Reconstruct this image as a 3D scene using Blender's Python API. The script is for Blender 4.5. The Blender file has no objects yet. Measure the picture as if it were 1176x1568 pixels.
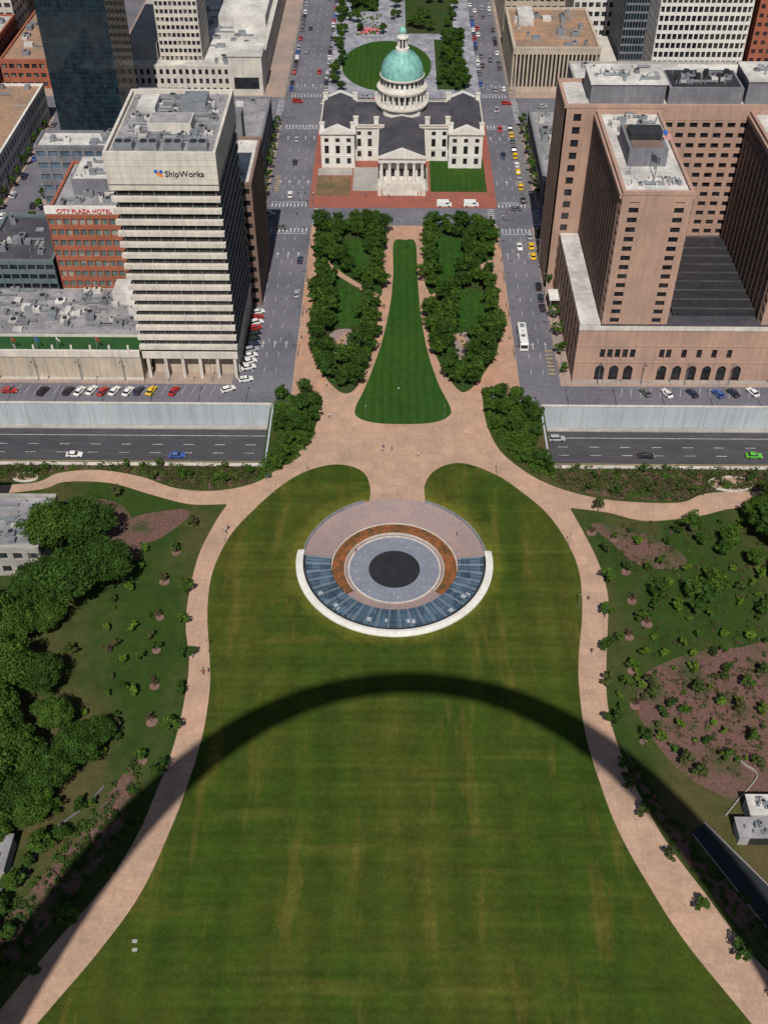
import bpy, bmesh, math, random
import numpy as np
from mathutils import Vector, Matrix, Euler
from mathutils.geometry import tessellate_polygon
random.seed(7); rng=np.random.default_rng(5)
rad=math.radians
scene=bpy.context.scene
# ------------------------------------------------------------------ viewing platform (top of the arch)
CAM=Vector((-1,0,190)); PITCH=43.4; YAW=.59; FP=1623.
RM=Euler((rad(90-PITCH),0,rad(YAW))).to_matrix()
def P(u,v,h=0.):
    """survey helper: sight line from the viewing platform -> true map position on the level at height h (metres)"""
    d=RM@Vector(((u-588)/FP,-(v-784)/FP,-1)); t=(h-CAM.z)/d.z
    return (CAM.x+d.x*t, CAM.y+d.y*t)
cd=bpy.data.cameras.new('camera'); co=bpy.data.objects.new('camera',cd); scene.collection.objects.link(co)
co.location=CAM; co.rotation_euler=(rad(90-PITCH),0,rad(YAW))
cd.sensor_fit='VERTICAL'; cd.sensor_height=36; cd.sensor_width=27; cd.lens=36*FP/1568; cd.clip_start=.5; cd.clip_end=12000
scene.camera=co
scene.view_settings.view_transform='Standard'
try: scene.view_settings.look='None'
except: pass
scene.view_settings.exposure=0
# ------------------------------------------------------------------ light
LD=Vector((3.5,149,-190.5)).normalized()
sl=bpy.data.lights.new('sun','SUN'); so=bpy.data.objects.new('sun',sl); scene.collection.objects.link(so)
sl.energy=4.7; sl.angle=rad(.5); sl.color=(1,.95,.88); so.rotation_euler=LD.to_track_quat('-Z','Y').to_euler(); so.location=(0,-100,300)
w=bpy.data.worlds.new('World'); scene.world=w; w.use_nodes=True
nt=w.node_tree; bg=nt.nodes['Background']; sk=nt.nodes.new('ShaderNodeTexSky'); sk.sky_type='NISHITA'; sk.sun_disc=False
sk.sun_elevation=math.asin(-LD.z); sk.sun_rotation=math.atan2(-LD.x,-LD.y); nt.links.new(sk.outputs[0],bg.inputs[0]); bg.inputs[1].default_value=.05
# ------------------------------------------------------------------ materials
M={}
def nodes(name):
    m=bpy.data.materials.new(name); m.use_nodes=True; n=m.node_tree
    return m,n,n.nodes['Principled BSDF']
def noise(n,vec,scale,detail=5,rough=.55):
    t=n.nodes.new('ShaderNodeTexNoise'); t.inputs['Scale'].default_value=scale; t.inputs['Detail'].default_value=detail; t.inputs['Roughness'].default_value=rough
    n.links.new(vec,t.inputs['Vector']); return t.outputs['Fac']
def ramp(n,fac,a,b,lo=.35,hi=.65):
    r=n.nodes.new('ShaderNodeMapRange'); r.inputs[1].default_value=lo; r.inputs[2].default_value=hi; n.links.new(fac,r.inputs[0])
    return mix(n,r.outputs[0],a,b)
def mix(n,fac,a,b,mode='MIX'):
    x=n.nodes.new('ShaderNodeMix'); x.data_type='RGBA'; x.blend_type=mode
    if isinstance(fac,(int,float)): x.inputs[0].default_value=fac
    else: n.links.new(fac,x.inputs[0])
    for i,c in ((6,a),(7,b)):
        if isinstance(c,tuple): x.inputs[i].default_value=(*c,1)
        else: n.links.new(c,x.inputs[i])
    return x.outputs[2]
def pos(n,sc=None):
    g=n.nodes.new('ShaderNodeNewGeometry'); o=g.outputs['Position']
    if sc:
        k=n.nodes.new('ShaderNodeVectorMath'); k.operation='MULTIPLY'; k.inputs[1].default_value=sc; n.links.new(o,k.inputs[0]); o=k.outputs[0]
    return o
def mat(key,col,rough=.85,col2=None,scale=.15,fine=1.5,fa=.18,metal=0,sc=None,spec=.3,lo=.35,hi=.65,streak=0):
    m,n,b=nodes(key); p=pos(n,sc)
    if col2 is None: col2=tuple(c*.78 for c in col)
    c=ramp(n,noise(n,p,scale),col,col2,lo,hi)
    f=noise(n,p,fine,4,.7)
    c=mix(n,1.,c,ramp(n,f,(1-fa,)*3,(1+fa,)*3,.3,.7),'MULTIPLY')
    if streak: c=mix(n,1.,c,ramp(n,noise(n,pos(n,(1,1,.07)),.9,4,.7),(1-streak,)*3,(1+streak*.4,)*3,.35,.6),'MULTIPLY')
    n.links.new(c,b.inputs['Base Color']); b.inputs['Roughness'].default_value=rough; b.inputs['Metallic'].default_value=metal
    b.inputs['Specular IOR Level'].default_value=spec
    M[key]=m; return m
mat('asphalt',(.105,.103,.125),.9,(.15,.145,.168),.06,.8,.2)
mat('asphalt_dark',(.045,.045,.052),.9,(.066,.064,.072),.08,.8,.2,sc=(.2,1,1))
mat('city_ground',(.13,.125,.13),.9,(.19,.18,.175),.02,.5,.2)
mat('sidewalk',(.36,.255,.20),.9,(.25,.205,.185),.08,.9,.18)
mat('brick_paving',(.30,.095,.065),.9,(.23,.085,.065),.2,1.2,.2)
mat('concrete',(.37,.35,.32),.85,(.28,.265,.25),.15,1.,.1,streak=.15)
mat('white_concrete',(.56,.52,.46),.8,(.45,.42,.38),.2,1.2,.08,streak=.15)
mat('white_paint',(.67,.65,.61),.7,(.57,.55,.51),.25,1.5,.06,streak=.1)
mat('marking',(.56,.56,.55),.8,(.28,.28,.30),.6,3,.25)
mat('marking_yellow',(.55,.37,.06),.8,(.32,.25,.09),.6,3,.25)
mat('wall_blue',(.34,.375,.41),.85,(.40,.43,.455),.05,.5,.07,sc=(1,1,.2),streak=.12)
mat('trim_stone',(.60,.55,.48),.8,(.49,.45,.40),.2,1.2,.08,streak=.15)
mat('beige_wall',(.46,.385,.30),.85,(.38,.32,.25),.15,1.,.1,streak=.15)
mat('pink_brick',(.40,.255,.195),.88,(.33,.215,.17),.1,1.4,.1,streak=.12)
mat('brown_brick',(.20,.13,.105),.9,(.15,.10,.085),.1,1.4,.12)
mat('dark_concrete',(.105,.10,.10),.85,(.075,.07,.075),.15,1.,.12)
mat('red_brick',(.33,.105,.058),.9,(.25,.085,.05),.2,1.5,.12)
mat('teal_spandrel',(.12,.16,.16),.6,(.09,.12,.13),.3,1.,.1)
mat('grey_panel',(.19,.19,.21),.7,(.14,.14,.16),.2,1.,.1,streak=.15)
mat('roof_white',(.60,.575,.54),.85,(.36,.345,.33),.10,.6,.2)
mat('roof_grey',(.30,.29,.30),.9,(.18,.175,.18),.1,.5,.22)
mat('roof_dark',(.045,.043,.055),.8,(.075,.07,.08),.15,1.,.15)
mat('roof_brown',(.36,.21,.13),.9,(.22,.16,.12),.06,.5,.25)
mat('metal_grey',(.36,.38,.40),.45,(.25,.27,.29),.5,2,.1,metal=.5)
mat('metal_dark',(.055,.055,.06),.5,(.035,.035,.04),.5,2,.1,metal=.4)
mat('steel',(.55,.55,.56),.3,(.48,.48,.49),.1,1,.05,metal=1)
mat('verdigris',(.23,.48,.42),.6,(.14,.34,.31),.5,2.,.15,spec=.4,streak=.2)
mat('gold_green',(.42,.36,.12),.5,(.2,.35,.25),.8,2,.1)
mat('plaza_pink',(.28,.20,.185),.85,(.23,.175,.17),.2,1.5,.12)
mat('plaza_blue',(.20,.21,.26),.8,(.165,.175,.22),.3,2.,.12)
mat('plaza_dark',(.014,.016,.020),.75,(.020,.022,.027),.3,2,.1)
mat('planter_brown',(.26,.085,.03),.95,(.07,.05,.02),.7,3.5,.5)
mat('mulch',(.125,.068,.055),.95,(.05,.055,.02),.11,1.5,.4,lo=.48,hi=.62)
mat('mulch_pink',(.21,.12,.10),.95,(.13,.08,.06),.5,2,.25)
mat('soil',(.20,.12,.07),.95,(.10,.08,.035),.15,1,.3)
mat('turf_green',(.015,.06,.016),.95,(.022,.075,.018),.3,2,.15)
mat('bark',(.09,.065,.045),.95)
mat('pale_paver',(.32,.32,.345),.85,(.17,.175,.21),.16,.7,.4)
mat('skin',(.42,.26,.19),.6); mat('shirt_white',(.6,.6,.6),.9); mat('shirt_red',(.5,.06,.05),.9); mat('shirt_blue',(.08,.14,.35),.9)
mat('trousers',(.04,.045,.07),.9); mat('hair',(.03,.02,.015),.8); mat('rubber',(.02,.02,.02),.9)
mat('red_cloth',(.5,.03,.03),.9); mat('lamp_lens',(.7,.7,.62),.3); mat('logo_orange',(.75,.22,.03),.6); mat('logo_blue',(.03,.12,.5),.6); mat('sign_ink',(.05,.05,.06),.6)
mat('flower',(.55,.06,.05),.9,(.5,.2,.35),.5,2,.2)
def pave(key,a,b,joint,cell):
    m,n,bs=nodes(key); p=pos(n)
    c=ramp(n,noise(n,p,.06),a,b); c=mix(n,1.,c,ramp(n,noise(n,p,1.2,4,.7),(.84,)*3,(1.1,)*3,.3,.7),'MULTIPLY')
    c=mix(n,1.,c,ramp(n,noise(n,p,.25,5,.7),(.86,)*3,(1.06,)*3,.3,.6),'MULTIPLY')
    br=n.nodes.new('ShaderNodeTexBrick'); br.offset=0; br.inputs['Scale'].default_value=1; br.inputs['Brick Width'].default_value=cell; br.inputs['Row Height'].default_value=cell
    br.inputs['Mortar Size'].default_value=.04; br.inputs['Color1'].default_value=(1,1,1,1); br.inputs['Color2'].default_value=(.88,.88,.88,1); br.inputs['Mortar'].default_value=(joint,joint,joint,1)
    n.links.new(p,br.inputs['Vector']); c=mix(n,1.,c,br.outputs['Color'],'MULTIPLY')
    n.links.new(c,bs.inputs['Base Color']); bs.inputs['Roughness'].default_value=.9; bs.inputs['Specular IOR Level'].default_value=.2; M[key]=m
pave('tan_paving',(.47,.30,.21),(.40,.27,.20),.78,3.2)
pave('square_paving',(.46,.265,.175),(.39,.25,.18),.78,2.4)
# grass
def grass(key,base,dry,dark,stripes,dryamt=(.45,.75),ring=None):
    m,n,b=nodes(key); p=pos(n)
    c=ramp(n,noise(n,pos(n,(.9,.4,1)),.035,6,.6),base,dry,*dryamt)
    c=ramp(n,noise(n,p,.10,6,.65),c,dark,.5,.85)
    if ring:
        c=ramp(n,noise(n,pos(n,(1,.16,1)),.22,4,.6),c,mix(n,.55,c,(.13,.10,.022)),.55,.72)
        c=ramp(n,noise(n,pos(n,(.14,1,1)),.20,4,.6),c,mix(n,.4,c,(.11,.10,.02)),.56,.72)
        vm=n.nodes.new('ShaderNodeVectorMath'); vm.operation='DISTANCE'; vm.inputs[1].default_value=(ring[0],ring[1],.17); n.links.new(p,vm.inputs[0])
        jit=n.nodes.new('ShaderNodeMath'); jit.operation='MULTIPLY_ADD'; jit.inputs[1].default_value=5.; n.links.new(noise(n,p,.35,4),jit.inputs[0]); n.links.new(vm.outputs['Value'],jit.inputs[2])
        c=ramp(n,jit.outputs[0],mix(n,.6,c,(.15,.14,.02)),c,26.,30.5)
    c=mix(n,1.,c,ramp(n,noise(n,p,2.2,5,.8),(.70,)*3,(1.30,)*3,.3,.7),'MULTIPLY')
    c=mix(n,1.,c,ramp(n,noise(n,p,.45,4,.7),(.84,)*3,(1.16,)*3,.3,.7),'MULTIPLY')
    for ax,per,am in stripes:
        s=n.nodes.new('ShaderNodeSeparateXYZ')
        wob=n.nodes.new('ShaderNodeTexNoise'); wob.inputs['Scale'].default_value=.03; n.links.new(p,wob.inputs['Vector'])
        n.links.new(p,s.inputs[0])
        a=n.nodes.new('ShaderNodeMath'); a.operation='MULTIPLY_ADD'; a.inputs[1].default_value=2*math.pi/per; n.links.new(s.outputs[ax],a.inputs[0])
        wk=n.nodes.new('ShaderNodeMath'); wk.operation='MULTIPLY'; wk.inputs[1].default_value=4.; n.links.new(wob.outputs['Fac'],wk.inputs[0]); n.links.new(wk.outputs[0],a.inputs[2])
        q=n.nodes.new('ShaderNodeMath'); q.operation='SINE'; n.links.new(a.outputs[0],q.inputs[0])
        nn=noise(n,pos(n,(.3,1,1) if ax==1 else (1,.3,1)),.09,3)
        nr=n.nodes.new('ShaderNodeMapRange'); nr.inputs[1].default_value=.38; nr.inputs[2].default_value=.62; n.links.new(nn,nr.inputs[0])
        mm=n.nodes.new('ShaderNodeMath'); mm.operation='MULTIPLY'; n.links.new(q.outputs[0],mm.inputs[0]); n.links.new(nr.outputs[0],mm.inputs[1])
        c=mix(n,1.,c,ramp(n,mm.outputs[0],(1-am,)*3,(1+am,)*3,-.5,.5),'MULTIPLY')
    n.links.new(c,b.inputs['Base Color']); b.inputs['Roughness'].default_value=.95; b.inputs['Specular IOR Level'].default_value=.1; M[key]=m
grass('lawn',(.034,.058,.007),(.068,.070,.012),(.024,.050,.006),[(0,9.,.09),(1,7.,.08),(1,2.1,.05)],(.42,.70),(-.3,183.))
grass('lawn_fresh',(.022,.066,.010),(.038,.075,.011),(.018,.054,.009),[(0,2.6,.08)])
grass('meadow',(.028,.054,.010),(.085,.068,.030),(.018,.036,.008),[],(.46,.66))
grass('bed_ground',(.025,.056,.012),(.055,.05,.022),(.020,.045,.010),[])
# foliage
def leafmat(key,dark,light,alt):
    m,n,b=nodes(key); g=n.nodes.new('ShaderNodeNewGeometry'); oi=n.nodes.new('ShaderNodeObjectInfo')
    c=ramp(n,g.outputs['Random Per Island'],dark,light,0,1)
    c=ramp(n,oi.outputs['Random'],c,mix(n,.6,c,alt),.0,1.)
    c=mix(n,1.,c,ramp(n,noise(n,g.outputs['Position'],.5,3),(.6,)*3,(1.35,)*3,.3,.7),'MULTIPLY')
    n.links.new(c,b.inputs['Base Color']); b.inputs['Roughness'].default_value=.7; b.inputs['Specular IOR Level'].default_value=.12
    tr=n.nodes.new('ShaderNodeBsdfTranslucent'); n.links.new(c,tr.inputs[0]); ms=n.nodes.new('ShaderNodeMixShader'); ms.inputs[0].default_value=.3
    out=[x for x in n.nodes if x.type=='OUTPUT_MATERIAL'][0]; n.links.new(b.outputs[0],ms.inputs[1]); n.links.new(tr.outputs[0],ms.inputs[2]); n.links.new(ms.outputs[0],out.inputs[0]); M[key]=m
leafmat('leaf',(.032,.075,.010),(.09,.16,.022),(.06,.12,.02))
leafmat('leaf_deep',(.022,.056,.010),(.06,.12,.018),(.04,.085,.015))
leafmat('leaf_bright',(.06,.13,.012),(.14,.23,.03),(.11,.16,.02))
leafmat('leaf_shrub',(.034,.07,.014),(.095,.13,.032),(.10,.08,.04))
leafmat('leaf_dry',(.08,.06,.04),(.16,.10,.07),(.13,.07,.05))
# windows
def glass(key,a,b2,cell=(1.6,1.6,3.),rough=.12,thr=.72,blind=None,spec=.8):
    m,n,b=nodes(key); g=n.nodes.new('ShaderNodeNewGeometry')
    s=n.nodes.new('ShaderNodeVectorMath'); s.operation='SNAP'; s.inputs[1].default_value=cell; n.links.new(g.outputs['Position'],s.inputs[0])
    wn=n.nodes.new('ShaderNodeTexWhiteNoise'); n.links.new(s.outputs[0],wn.inputs['Vector'])
    c=mix(n,wn.outputs['Value'],a,b2)
    if blind: c=ramp(n,wn.outputs['Value'],c,blind,thr,thr+.02)
    n.links.new(c,b.inputs['Base Color']); b.inputs['Roughness'].default_value=rough; b.inputs['Specular IOR Level'].default_value=spec; M[key]=m
glass('glass',(.012,.015,.02),(.045,.055,.065),blind=(.16,.155,.14),thr=.82)
glass('glass_dark',(.007,.008,.011),(.022,.025,.03))
glass('glass_navy',(.006,.011,.018),(.012,.030,.042),(1.5,1.5,1.9),.08,spec=.5)  # dark glass, with the cloud shade over the glass tower put into its colour
glass('glass_teal',(.07,.11,.11),(.13,.18,.17),blind=(.27,.27,.24),thr=.85)
glass('glass_blue',(.06,.09,.13),(.12,.17,.22),(2,2,3),.15)
glass('glass_roof',(.035,.065,.10),(.10,.16,.225),(2.3,2.3,1),.06)
for k,c in dict(paint_white=(.68,.68,.66),paint_black=(.015,.015,.018),paint_silver=(.32,.33,.35),paint_red=(.36,.02,.02),paint_blue=(.03,.09,.32),paint_yellow=(.72,.45,.02),paint_green=(.08,.42,.03),paint_navy=(.02,.03,.06),paint_grey=(.11,.115,.12)).items():
    m,n,b=nodes(k); b.inputs['Base Color'].default_value=(*c,1); b.inputs['Roughness'].default_value=.35; b.inputs['Coat Weight'].default_value=.5; M[k]=m
# ------------------------------------------------------------------ mesh helpers
def link(o): scene.collection.objects.link(o); return o
class Group:
    def __init__(s,name): s.name=name; s.p={}
    def add(s,part,vs,fs):
        V,F=s.p.setdefault(part,([],[])); k=len(V); V.extend(vs); F.extend([tuple(i+k for i in f) for f in fs])
    def box(s,part,x0,x1,y0,y1,z0,z1):
        s.add(part,[(x0,y0,z0),(x1,y0,z0),(x1,y1,z0),(x0,y1,z0),(x0,y0,z1),(x1,y0,z1),(x1,y1,z1),(x0,y1,z1)],
              [(3,2,1,0),(4,5,6,7),(0,1,5,4),(1,2,6,5),(2,3,7,6),(3,0,4,7)])
    def obox(s,part,cx,cy,L,W,z0,z1,ang):
        c,sn=math.cos(ang),math.sin(ang); q=[(-L/2,-W/2),(L/2,-W/2),(L/2,W/2),(-L/2,W/2)]
        q=[(cx+a*c-b*sn,cy+a*sn+b*c) for a,b in q]
        s.add(part,[(*a,z0) for a in q]+[(*a,z1) for a in q],[(3,2,1,0),(4,5,6,7),(0,1,5,4),(1,2,6,5),(2,3,7,6),(3,0,4,7)])
    def cyl(s,part,x,y,z0,z1,r0,r1=None,n=12,cap=True):
        if r1 is None: r1=r0
        a=[2*math.pi*i/n for i in range(n)]
        vs=[(x+r0*math.cos(t),y+r0*math.sin(t),z0) for t in a]+[(x+r1*math.cos(t),y+r1*math.sin(t),z1) for t in a]
        fs=[(i,(i+1)%n,n+(i+1)%n,n+i) for i in range(n)]
        if cap: fs+= [tuple(range(n-1,-1,-1)),tuple(range(n,2*n))]
        s.add(part,vs,fs)
    def lathe(s,part,x,y,prof,n=32,a0=0,a1=2*math.pi):
        full=abs(a1-a0-2*math.pi)<1e-6; k=n if full else n+1; m=len(prof)
        vs=[]
        for i in range(k):
            t=a0+(a1-a0)*i/n
            vs+=[(x+r*math.cos(t),y+r*math.sin(t),z) for r,z in prof]
        fs=[]
        for i in range(n):
            j=(i+1)%k
            for q in range(m-1): fs.append((i*m+q,j*m+q,j*m+q+1,i*m+q+1))
        s.add(part,vs,fs)
    def mesh(s):
        me=bpy.data.meshes.new(s.name); V=[];F=[];mi=[];names=[]
        for part,(v,f) in s.p.items():
            mk=part.split(':')[1]
            if mk not in names: names.append(mk)
            k=len(V); V+=v; F+=[tuple(i+k for i in q) for q in f]; mi+=[names.index(mk)]*len(f)
        me.from_pydata(V,[],F)
        for k in names: me.materials.append(M[k])
        me.polygons.foreach_set('material_index',mi); me.update(); return me
    def finish(s):
        if len(s.p)==1:
            return link(bpy.data.objects.new(s.name,s.mesh()))
        e=link(bpy.data.objects.new(s.name,None)); e.empty_display_size=2
        for part,(v,f) in s.p.items():
            pn,mk=part.split(':'); me=bpy.data.meshes.new(pn); me.from_pydata(v,[],f); me.materials.append(M[mk]); me.update()
            o=link(bpy.data.objects.new(pn,me)); o.parent=e
        return e
    def single(s): return link(bpy.data.objects.new(s.name,s.mesh()))
def curve(pts,seg=6):
    out=[]; n=len(pts)
    for i in range(n-1):
        p0=pts[max(i-1,0)];p1=pts[i];p2=pts[i+1];p3=pts[min(i+2,n-1)]
        for k in range(seg):
            t=k/seg; t2=t*t;t3=t2*t
            out.append(tuple(.5*((2*p1[j])+(-p0[j]+p2[j])*t+(2*p0[j]-5*p1[j]+4*p2[j]-p3[j])*t2+(-p0[j]+3*p1[j]-3*p2[j]+p3[j])*t3) for j in (0,1)))
    out.append(tuple(pts[-1])); return out
def closed(pts,seg=6):
    n=len(pts); ext=[pts[-1]]+list(pts)+[pts[0],pts[1]]
    c=curve(ext,seg); return c[seg:seg+n*seg]
def G(pts,h=0): return [P(u,v,h) for u,v in pts]
def sheet(name,loops,z,mk,skirt=0):
    L=[[Vector((x,y,0)) for x,y in l] for l in loops]; tris=tessellate_polygon(L); V=[(v.x,v.y,z) for l in L for v in l]; F=[]
    for a,b,c in tris:
        A,B,C=V[a],V[b],V[c]; cr=(B[0]-A[0])*(C[1]-A[1])-(B[1]-A[1])*(C[0]-A[0])
        F.append((a,b,c) if cr>0 else (a,c,b))
    if skirt:
        k=len(V); n=len(L[0]); V+=[(v.x,v.y,z-skirt) for v in L[0]]; F+=[(i,(i+1)%n,k+(i+1)%n,k+i) for i in range(n)]
    me=bpy.data.meshes.new(name); me.from_pydata(V,[],F); me.materials.append(M[mk]); me.update()
    return link(bpy.data.objects.new(name,me))
def rect(x0,x1,y0,y1): return [(x0,y0),(x1,y0),(x1,y1),(x0,y1)]
def circ(cx,cy,r,n=72,a0=0,a1=2*math.pi,end=False):
    return [(cx+r*math.cos(a0+(a1-a0)*i/n),cy+r*math.sin(a0+(a1-a0)*i/n)) for i in range(n+(1 if end else 0))]
def inside(p,poly):
    x,y=p; c=False; n=len(poly)
    for i in range(n):
        x1,y1=poly[i];x2,y2=poly[(i+1)%n]
        if (y1>y)!=(y2>y) and x<(x2-x1)*(y-y1)/(y2-y1)+x1: c=not c
    return c
# ------------------------------------------------------------------ terrain
CX,CY=-.3,183.; RH=23.
XL=P(415,640)[0]; XR=P(831,640)[0]; TY0,TY1=219.,245.; TD=-7.
g=Group('ground')
xs=[-4000,-1500,XL,-30,30,XR,1500,4000]; ys=[-3000,150,216,TY0,TY1,8000]
for i in range(len(xs)-1):
    for j in range(len(ys)-1):
        x0,x1,y0,y1=xs[i],xs[i+1],ys[j],ys[j+1]
        if y0==TY0 and ((xs[i]==-1500) or xs[i]==XR): continue
        if x0==-30 and y0==150: continue
        g.add('ground:city_ground',[(x0,y0,0),(x1,y0,0),(x1,y1,0),(x0,y1,0)],[(0,1,2,3)])
hole=circ(CX,CY,RH,90)
L=[[Vector((x,y,0)) for x,y in rect(-30,30,150,216)],[Vector((x,y,0)) for x,y in hole]]
g.add('ground:city_ground',[tuple(v) for l in L for v in l],tessellate_polygon(L))
g.finish()
park=[(-400,-250),(400,-250),(400,TY0-.6),(XR+.6,TY0-.6),(XR+.6,246),(30,250),(-30,250),(XL-.6,246),(XL-.6,TY0-.6),(-400,TY0-.6)]
sheet('park_ground',[park,hole],.02,'meadow')
left_out=curve([(-200,1800),(-100,1672),(0,1548),(80,1450),(150,1370),(205,1290),(245,1200),(270,1130),(285,1060),(290,1010),(285,960),(290,910),(305,850),(330,800),(347,775)])
left_spur=curve([(347,772),(290,772),(230,757),(170,740),(100,738),(60,750),(-60,762)])
left_up=curve([(-60,745),(50,740),(90,725),(150,720),(215,730),(270,748),(330,752),(390,740),(430,715),(465,685),(483,655),(487,630),(486,606)])
right_up=curve([(738,606),(745,650),(765,690),(800,720),(840,742),(890,758),(950,768),(1040,770),(1090,755),(1240,752)])
right_spur=curve([(1240,780),(1130,778),(1070,790),(990,798),(930,785),(875,778)])
right_out=curve([(873,780),(890,810),(915,860),(930,910),(930,960),(928,1020),(930,1080),(945,1140),(975,1210),(1020,1290),(1080,1370),(1140,1450),(1176,1490),(1300,1625),(1400,1740)])
SX0,SX1=-31.,36.8
pave_poly=G(left_out)+G(left_spur)+G(left_up)+[(SX0,250.5),(SX0,353),(SX1,353),(SX1,250.5)]+G(right_up)+G(right_spur)+G(right_out)
sheet('park_path',[pave_poly,hole],.12,'tan_paving',.12)
lb=curve([(-300,2050),(-130,1790),(58,1568),(150,1460),(215,1370),(262,1270),(292,1190),(312,1120),(322,1050),(321,1000),(318,940),(325,880),(350,825),(385,785),(430,745),(470,722),(510,712),(542,716),(560,728),(567,748),(566,766)])
rb=curve([(651,766),(650,745),(661,725),(685,712),(715,711),(760,728),(800,755),(840,790),(870,835),(887,880),(891,940),(886,1000),(886,1050),(895,1120),(915,1190),(945,1270),(990,1352),(1050,1445),(1150,1568),(1330,1790),(1480,2050)])
a0=math.atan2(P(566,766)[1]-CY,P(566,766)[0]-CX); a1=math.atan2(P(651,766)[1]-CY,P(651,766)[0]-CX)+2*math.pi
sheet('great_lawn',[G(lb)+circ(CX,CY,RH+.02,90,a0,a1,True)+G(rb)],.17,'lawn',.06)
cl=closed([(603,372),(602,420),(597,470),(583,530),(561,590),(544,626),(549,640),(575,648),(618,650),(660,648),(684,640),(690,626),(672,590),(655,540),(644,480),(639,420),(636,372),(620,368)],5)
sheet('lawn',[G(cl)],.17,'lawn_fresh',.05)
sheet('square_path',[[(-30.8,252),(-30.8,352.8),(36.6,352.8),(36.6,252),P(690,600),P(640,655),P(590,655),P(545,600)]],.135,'square_paving')
bedL=closed([(491,352),(530,346),(578,348),(588,372),(583,410),(585,450),(572,480),(576,510),(562,560),(543,597),(520,600),(490,565),(481,520),(484,440),(488,380)],5)
bedR=closed([(656,350),(700,345),(747,348),(757,375),(752,420),(762,470),(763,530),(742,570),(718,598),(700,596),(672,555),(656,505),(661,460),(650,430),(652,380)],5)
GL,GR=G(bedL),G(bedR)
sheet('planting_bed',[GL],.17,'bed_ground',.05); sheet('planting_bed',[GR],.17,'bed_ground',.05)
patches=[[(524,374),(556,370),(562,420),(532,404)],[(512,450),(548,444),(552,492),(518,498)],[(664,370),(706,368),(710,404),(672,430)],[(698,452),(736,446),(740,492),(702,500)],[(506,402),(540,430),(534,436),(508,428)]]
PW=[]
for p in patches:
    q=G(closed(p,4)); PW.append(q); sheet('lawn',[q],.20,'lawn_fresh')
gr=[(505,512),(538,505),(540,530),(515,545)]; gr2=[(690,520),(715,510),(718,545),(698,550)]
for p in (gr,gr2): q=G(closed(p,4)); PW.append(q); sheet('gravel_patch',[q],.205,'plaza_pink')
def strip(name,pts,w,z,mk):
    q=G(pts); Lp=[];Rp=[]
    for i,(x,y) in enumerate(q):
        a=q[max(i-1,0)]; b=q[min(i+1,len(q)-1)]; dx,dy=b[0]-a[0],b[1]-a[1]; l=math.hypot(dx,dy); Lp.append((x-dy/l*w/2,y+dx/l*w/2)); Rp.append((x+dy/l*w/2,y-dx/l*w/2))
    return sheet(name,[Lp+Rp[::-1]],z,mk)
PS=[]
for pts in ([(492,395),(520,420),(552,440),(584,458)],[(752,400),(720,420),(690,438),(655,460)],[(483,508),(515,530),(530,515),(572,500)],[(762,520),(720,535),(700,515),(662,500)]):
    strip('bed_path',curve(pts),2.2,.215,'square_paving'); PS+=G(curve(pts))
for r in [(-134,-49,256,352),(-134,-49,367,442),(-134,-50,469,640),(-262,-147,250,352),(-262,-147,366,447),(-262,-147,469,640),(49,260,256,352),(52,260,367,442),(50,260,469,640)]:
    sheet('sidewalk',[rect(*r)],.13,'sidewalk',.13)
sheet('sidewalk',[rect(-33,37.5,366.5,441)],.13,'brick_paving',.13)
sheet('plaza_paving',[rect(-32,37,469,640)],.13,'pale_paver',.13)
sheet('lawn',[[(-5+21*math.cos(t/30*math.pi),507+31*math.sin(t/30*math.pi)) for t in range(60)]],.2,'lawn_fresh',.05)
sheet('courthouse_lawn',[rect(13,34.5,379.5,407)],.2,'lawn_fresh',.05)
sheet('courthouse_lawn',[rect(-31,-18,376,392)],.2,'soil',.05)
sheet('plaza_paving',[rect(-17,12,380,400)],.165,'concrete')
sheet('plaza_paving',[rect(-31,-17.5,393,399)],.165,'concrete')
# roads
sheet('road',[rect(-49,SX0,246,900)],.03,'asphalt'); sheet('road',[rect(SX1,49,246,900)],.03,'asphalt')
sheet('road',[rect(-400,400,352.5,367)],.035,'asphalt'); sheet('road',[rect(-400,400,441.5,469)],.035,'asphalt')
sheet('road',[rect(-400,-49.02,246,256)],.032,'asphalt'); sheet('road',[rect(49.02,400,246,256)],.032,'asphalt')
sheet('road',[rect(-147,-134,256.1,900)],.03,'asphalt')
# depressed motorway
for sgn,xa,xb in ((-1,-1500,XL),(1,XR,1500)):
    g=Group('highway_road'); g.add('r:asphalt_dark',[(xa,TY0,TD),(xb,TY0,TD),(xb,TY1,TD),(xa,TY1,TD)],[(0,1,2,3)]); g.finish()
    g=Group('retaining_wall')
    g.box('wall:wall_blue',xa,xb,TY1,TY1+.5,TD-1,.9); g.box('coping:white_concrete',xa,xb,TY1-.12,TY1+.62,.9,1.15)
    for k in range(26):
        xx=(XR+k*6) if sgn>0 else (XL-k*6); g.box('joints:concrete',xx-.08,xx+.08,TY1-.06,TY1-.001,TD-1,.88)
    g.box('wall:wall_blue',xa,xb,TY0-.5,TY0,TD-1,.6); g.box('coping:white_concrete',xa,xb,TY0-1.0,TY0+.15,.6,.85)
    if sgn<0: g.box('end_wall:wall_blue',XL,XL+.5,TY0-.5,TY1+.5,TD-1,.7)
    else: g.box('end_wall:wall_blue',XR-.5,XR,TY0-.5,TY1+.5,TD-1,.7)
    g.box('kerb:concrete',xa,xb,TY1-1.8,TY1-.21,TD-.5,TD+.35)
    g.finish()
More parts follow.
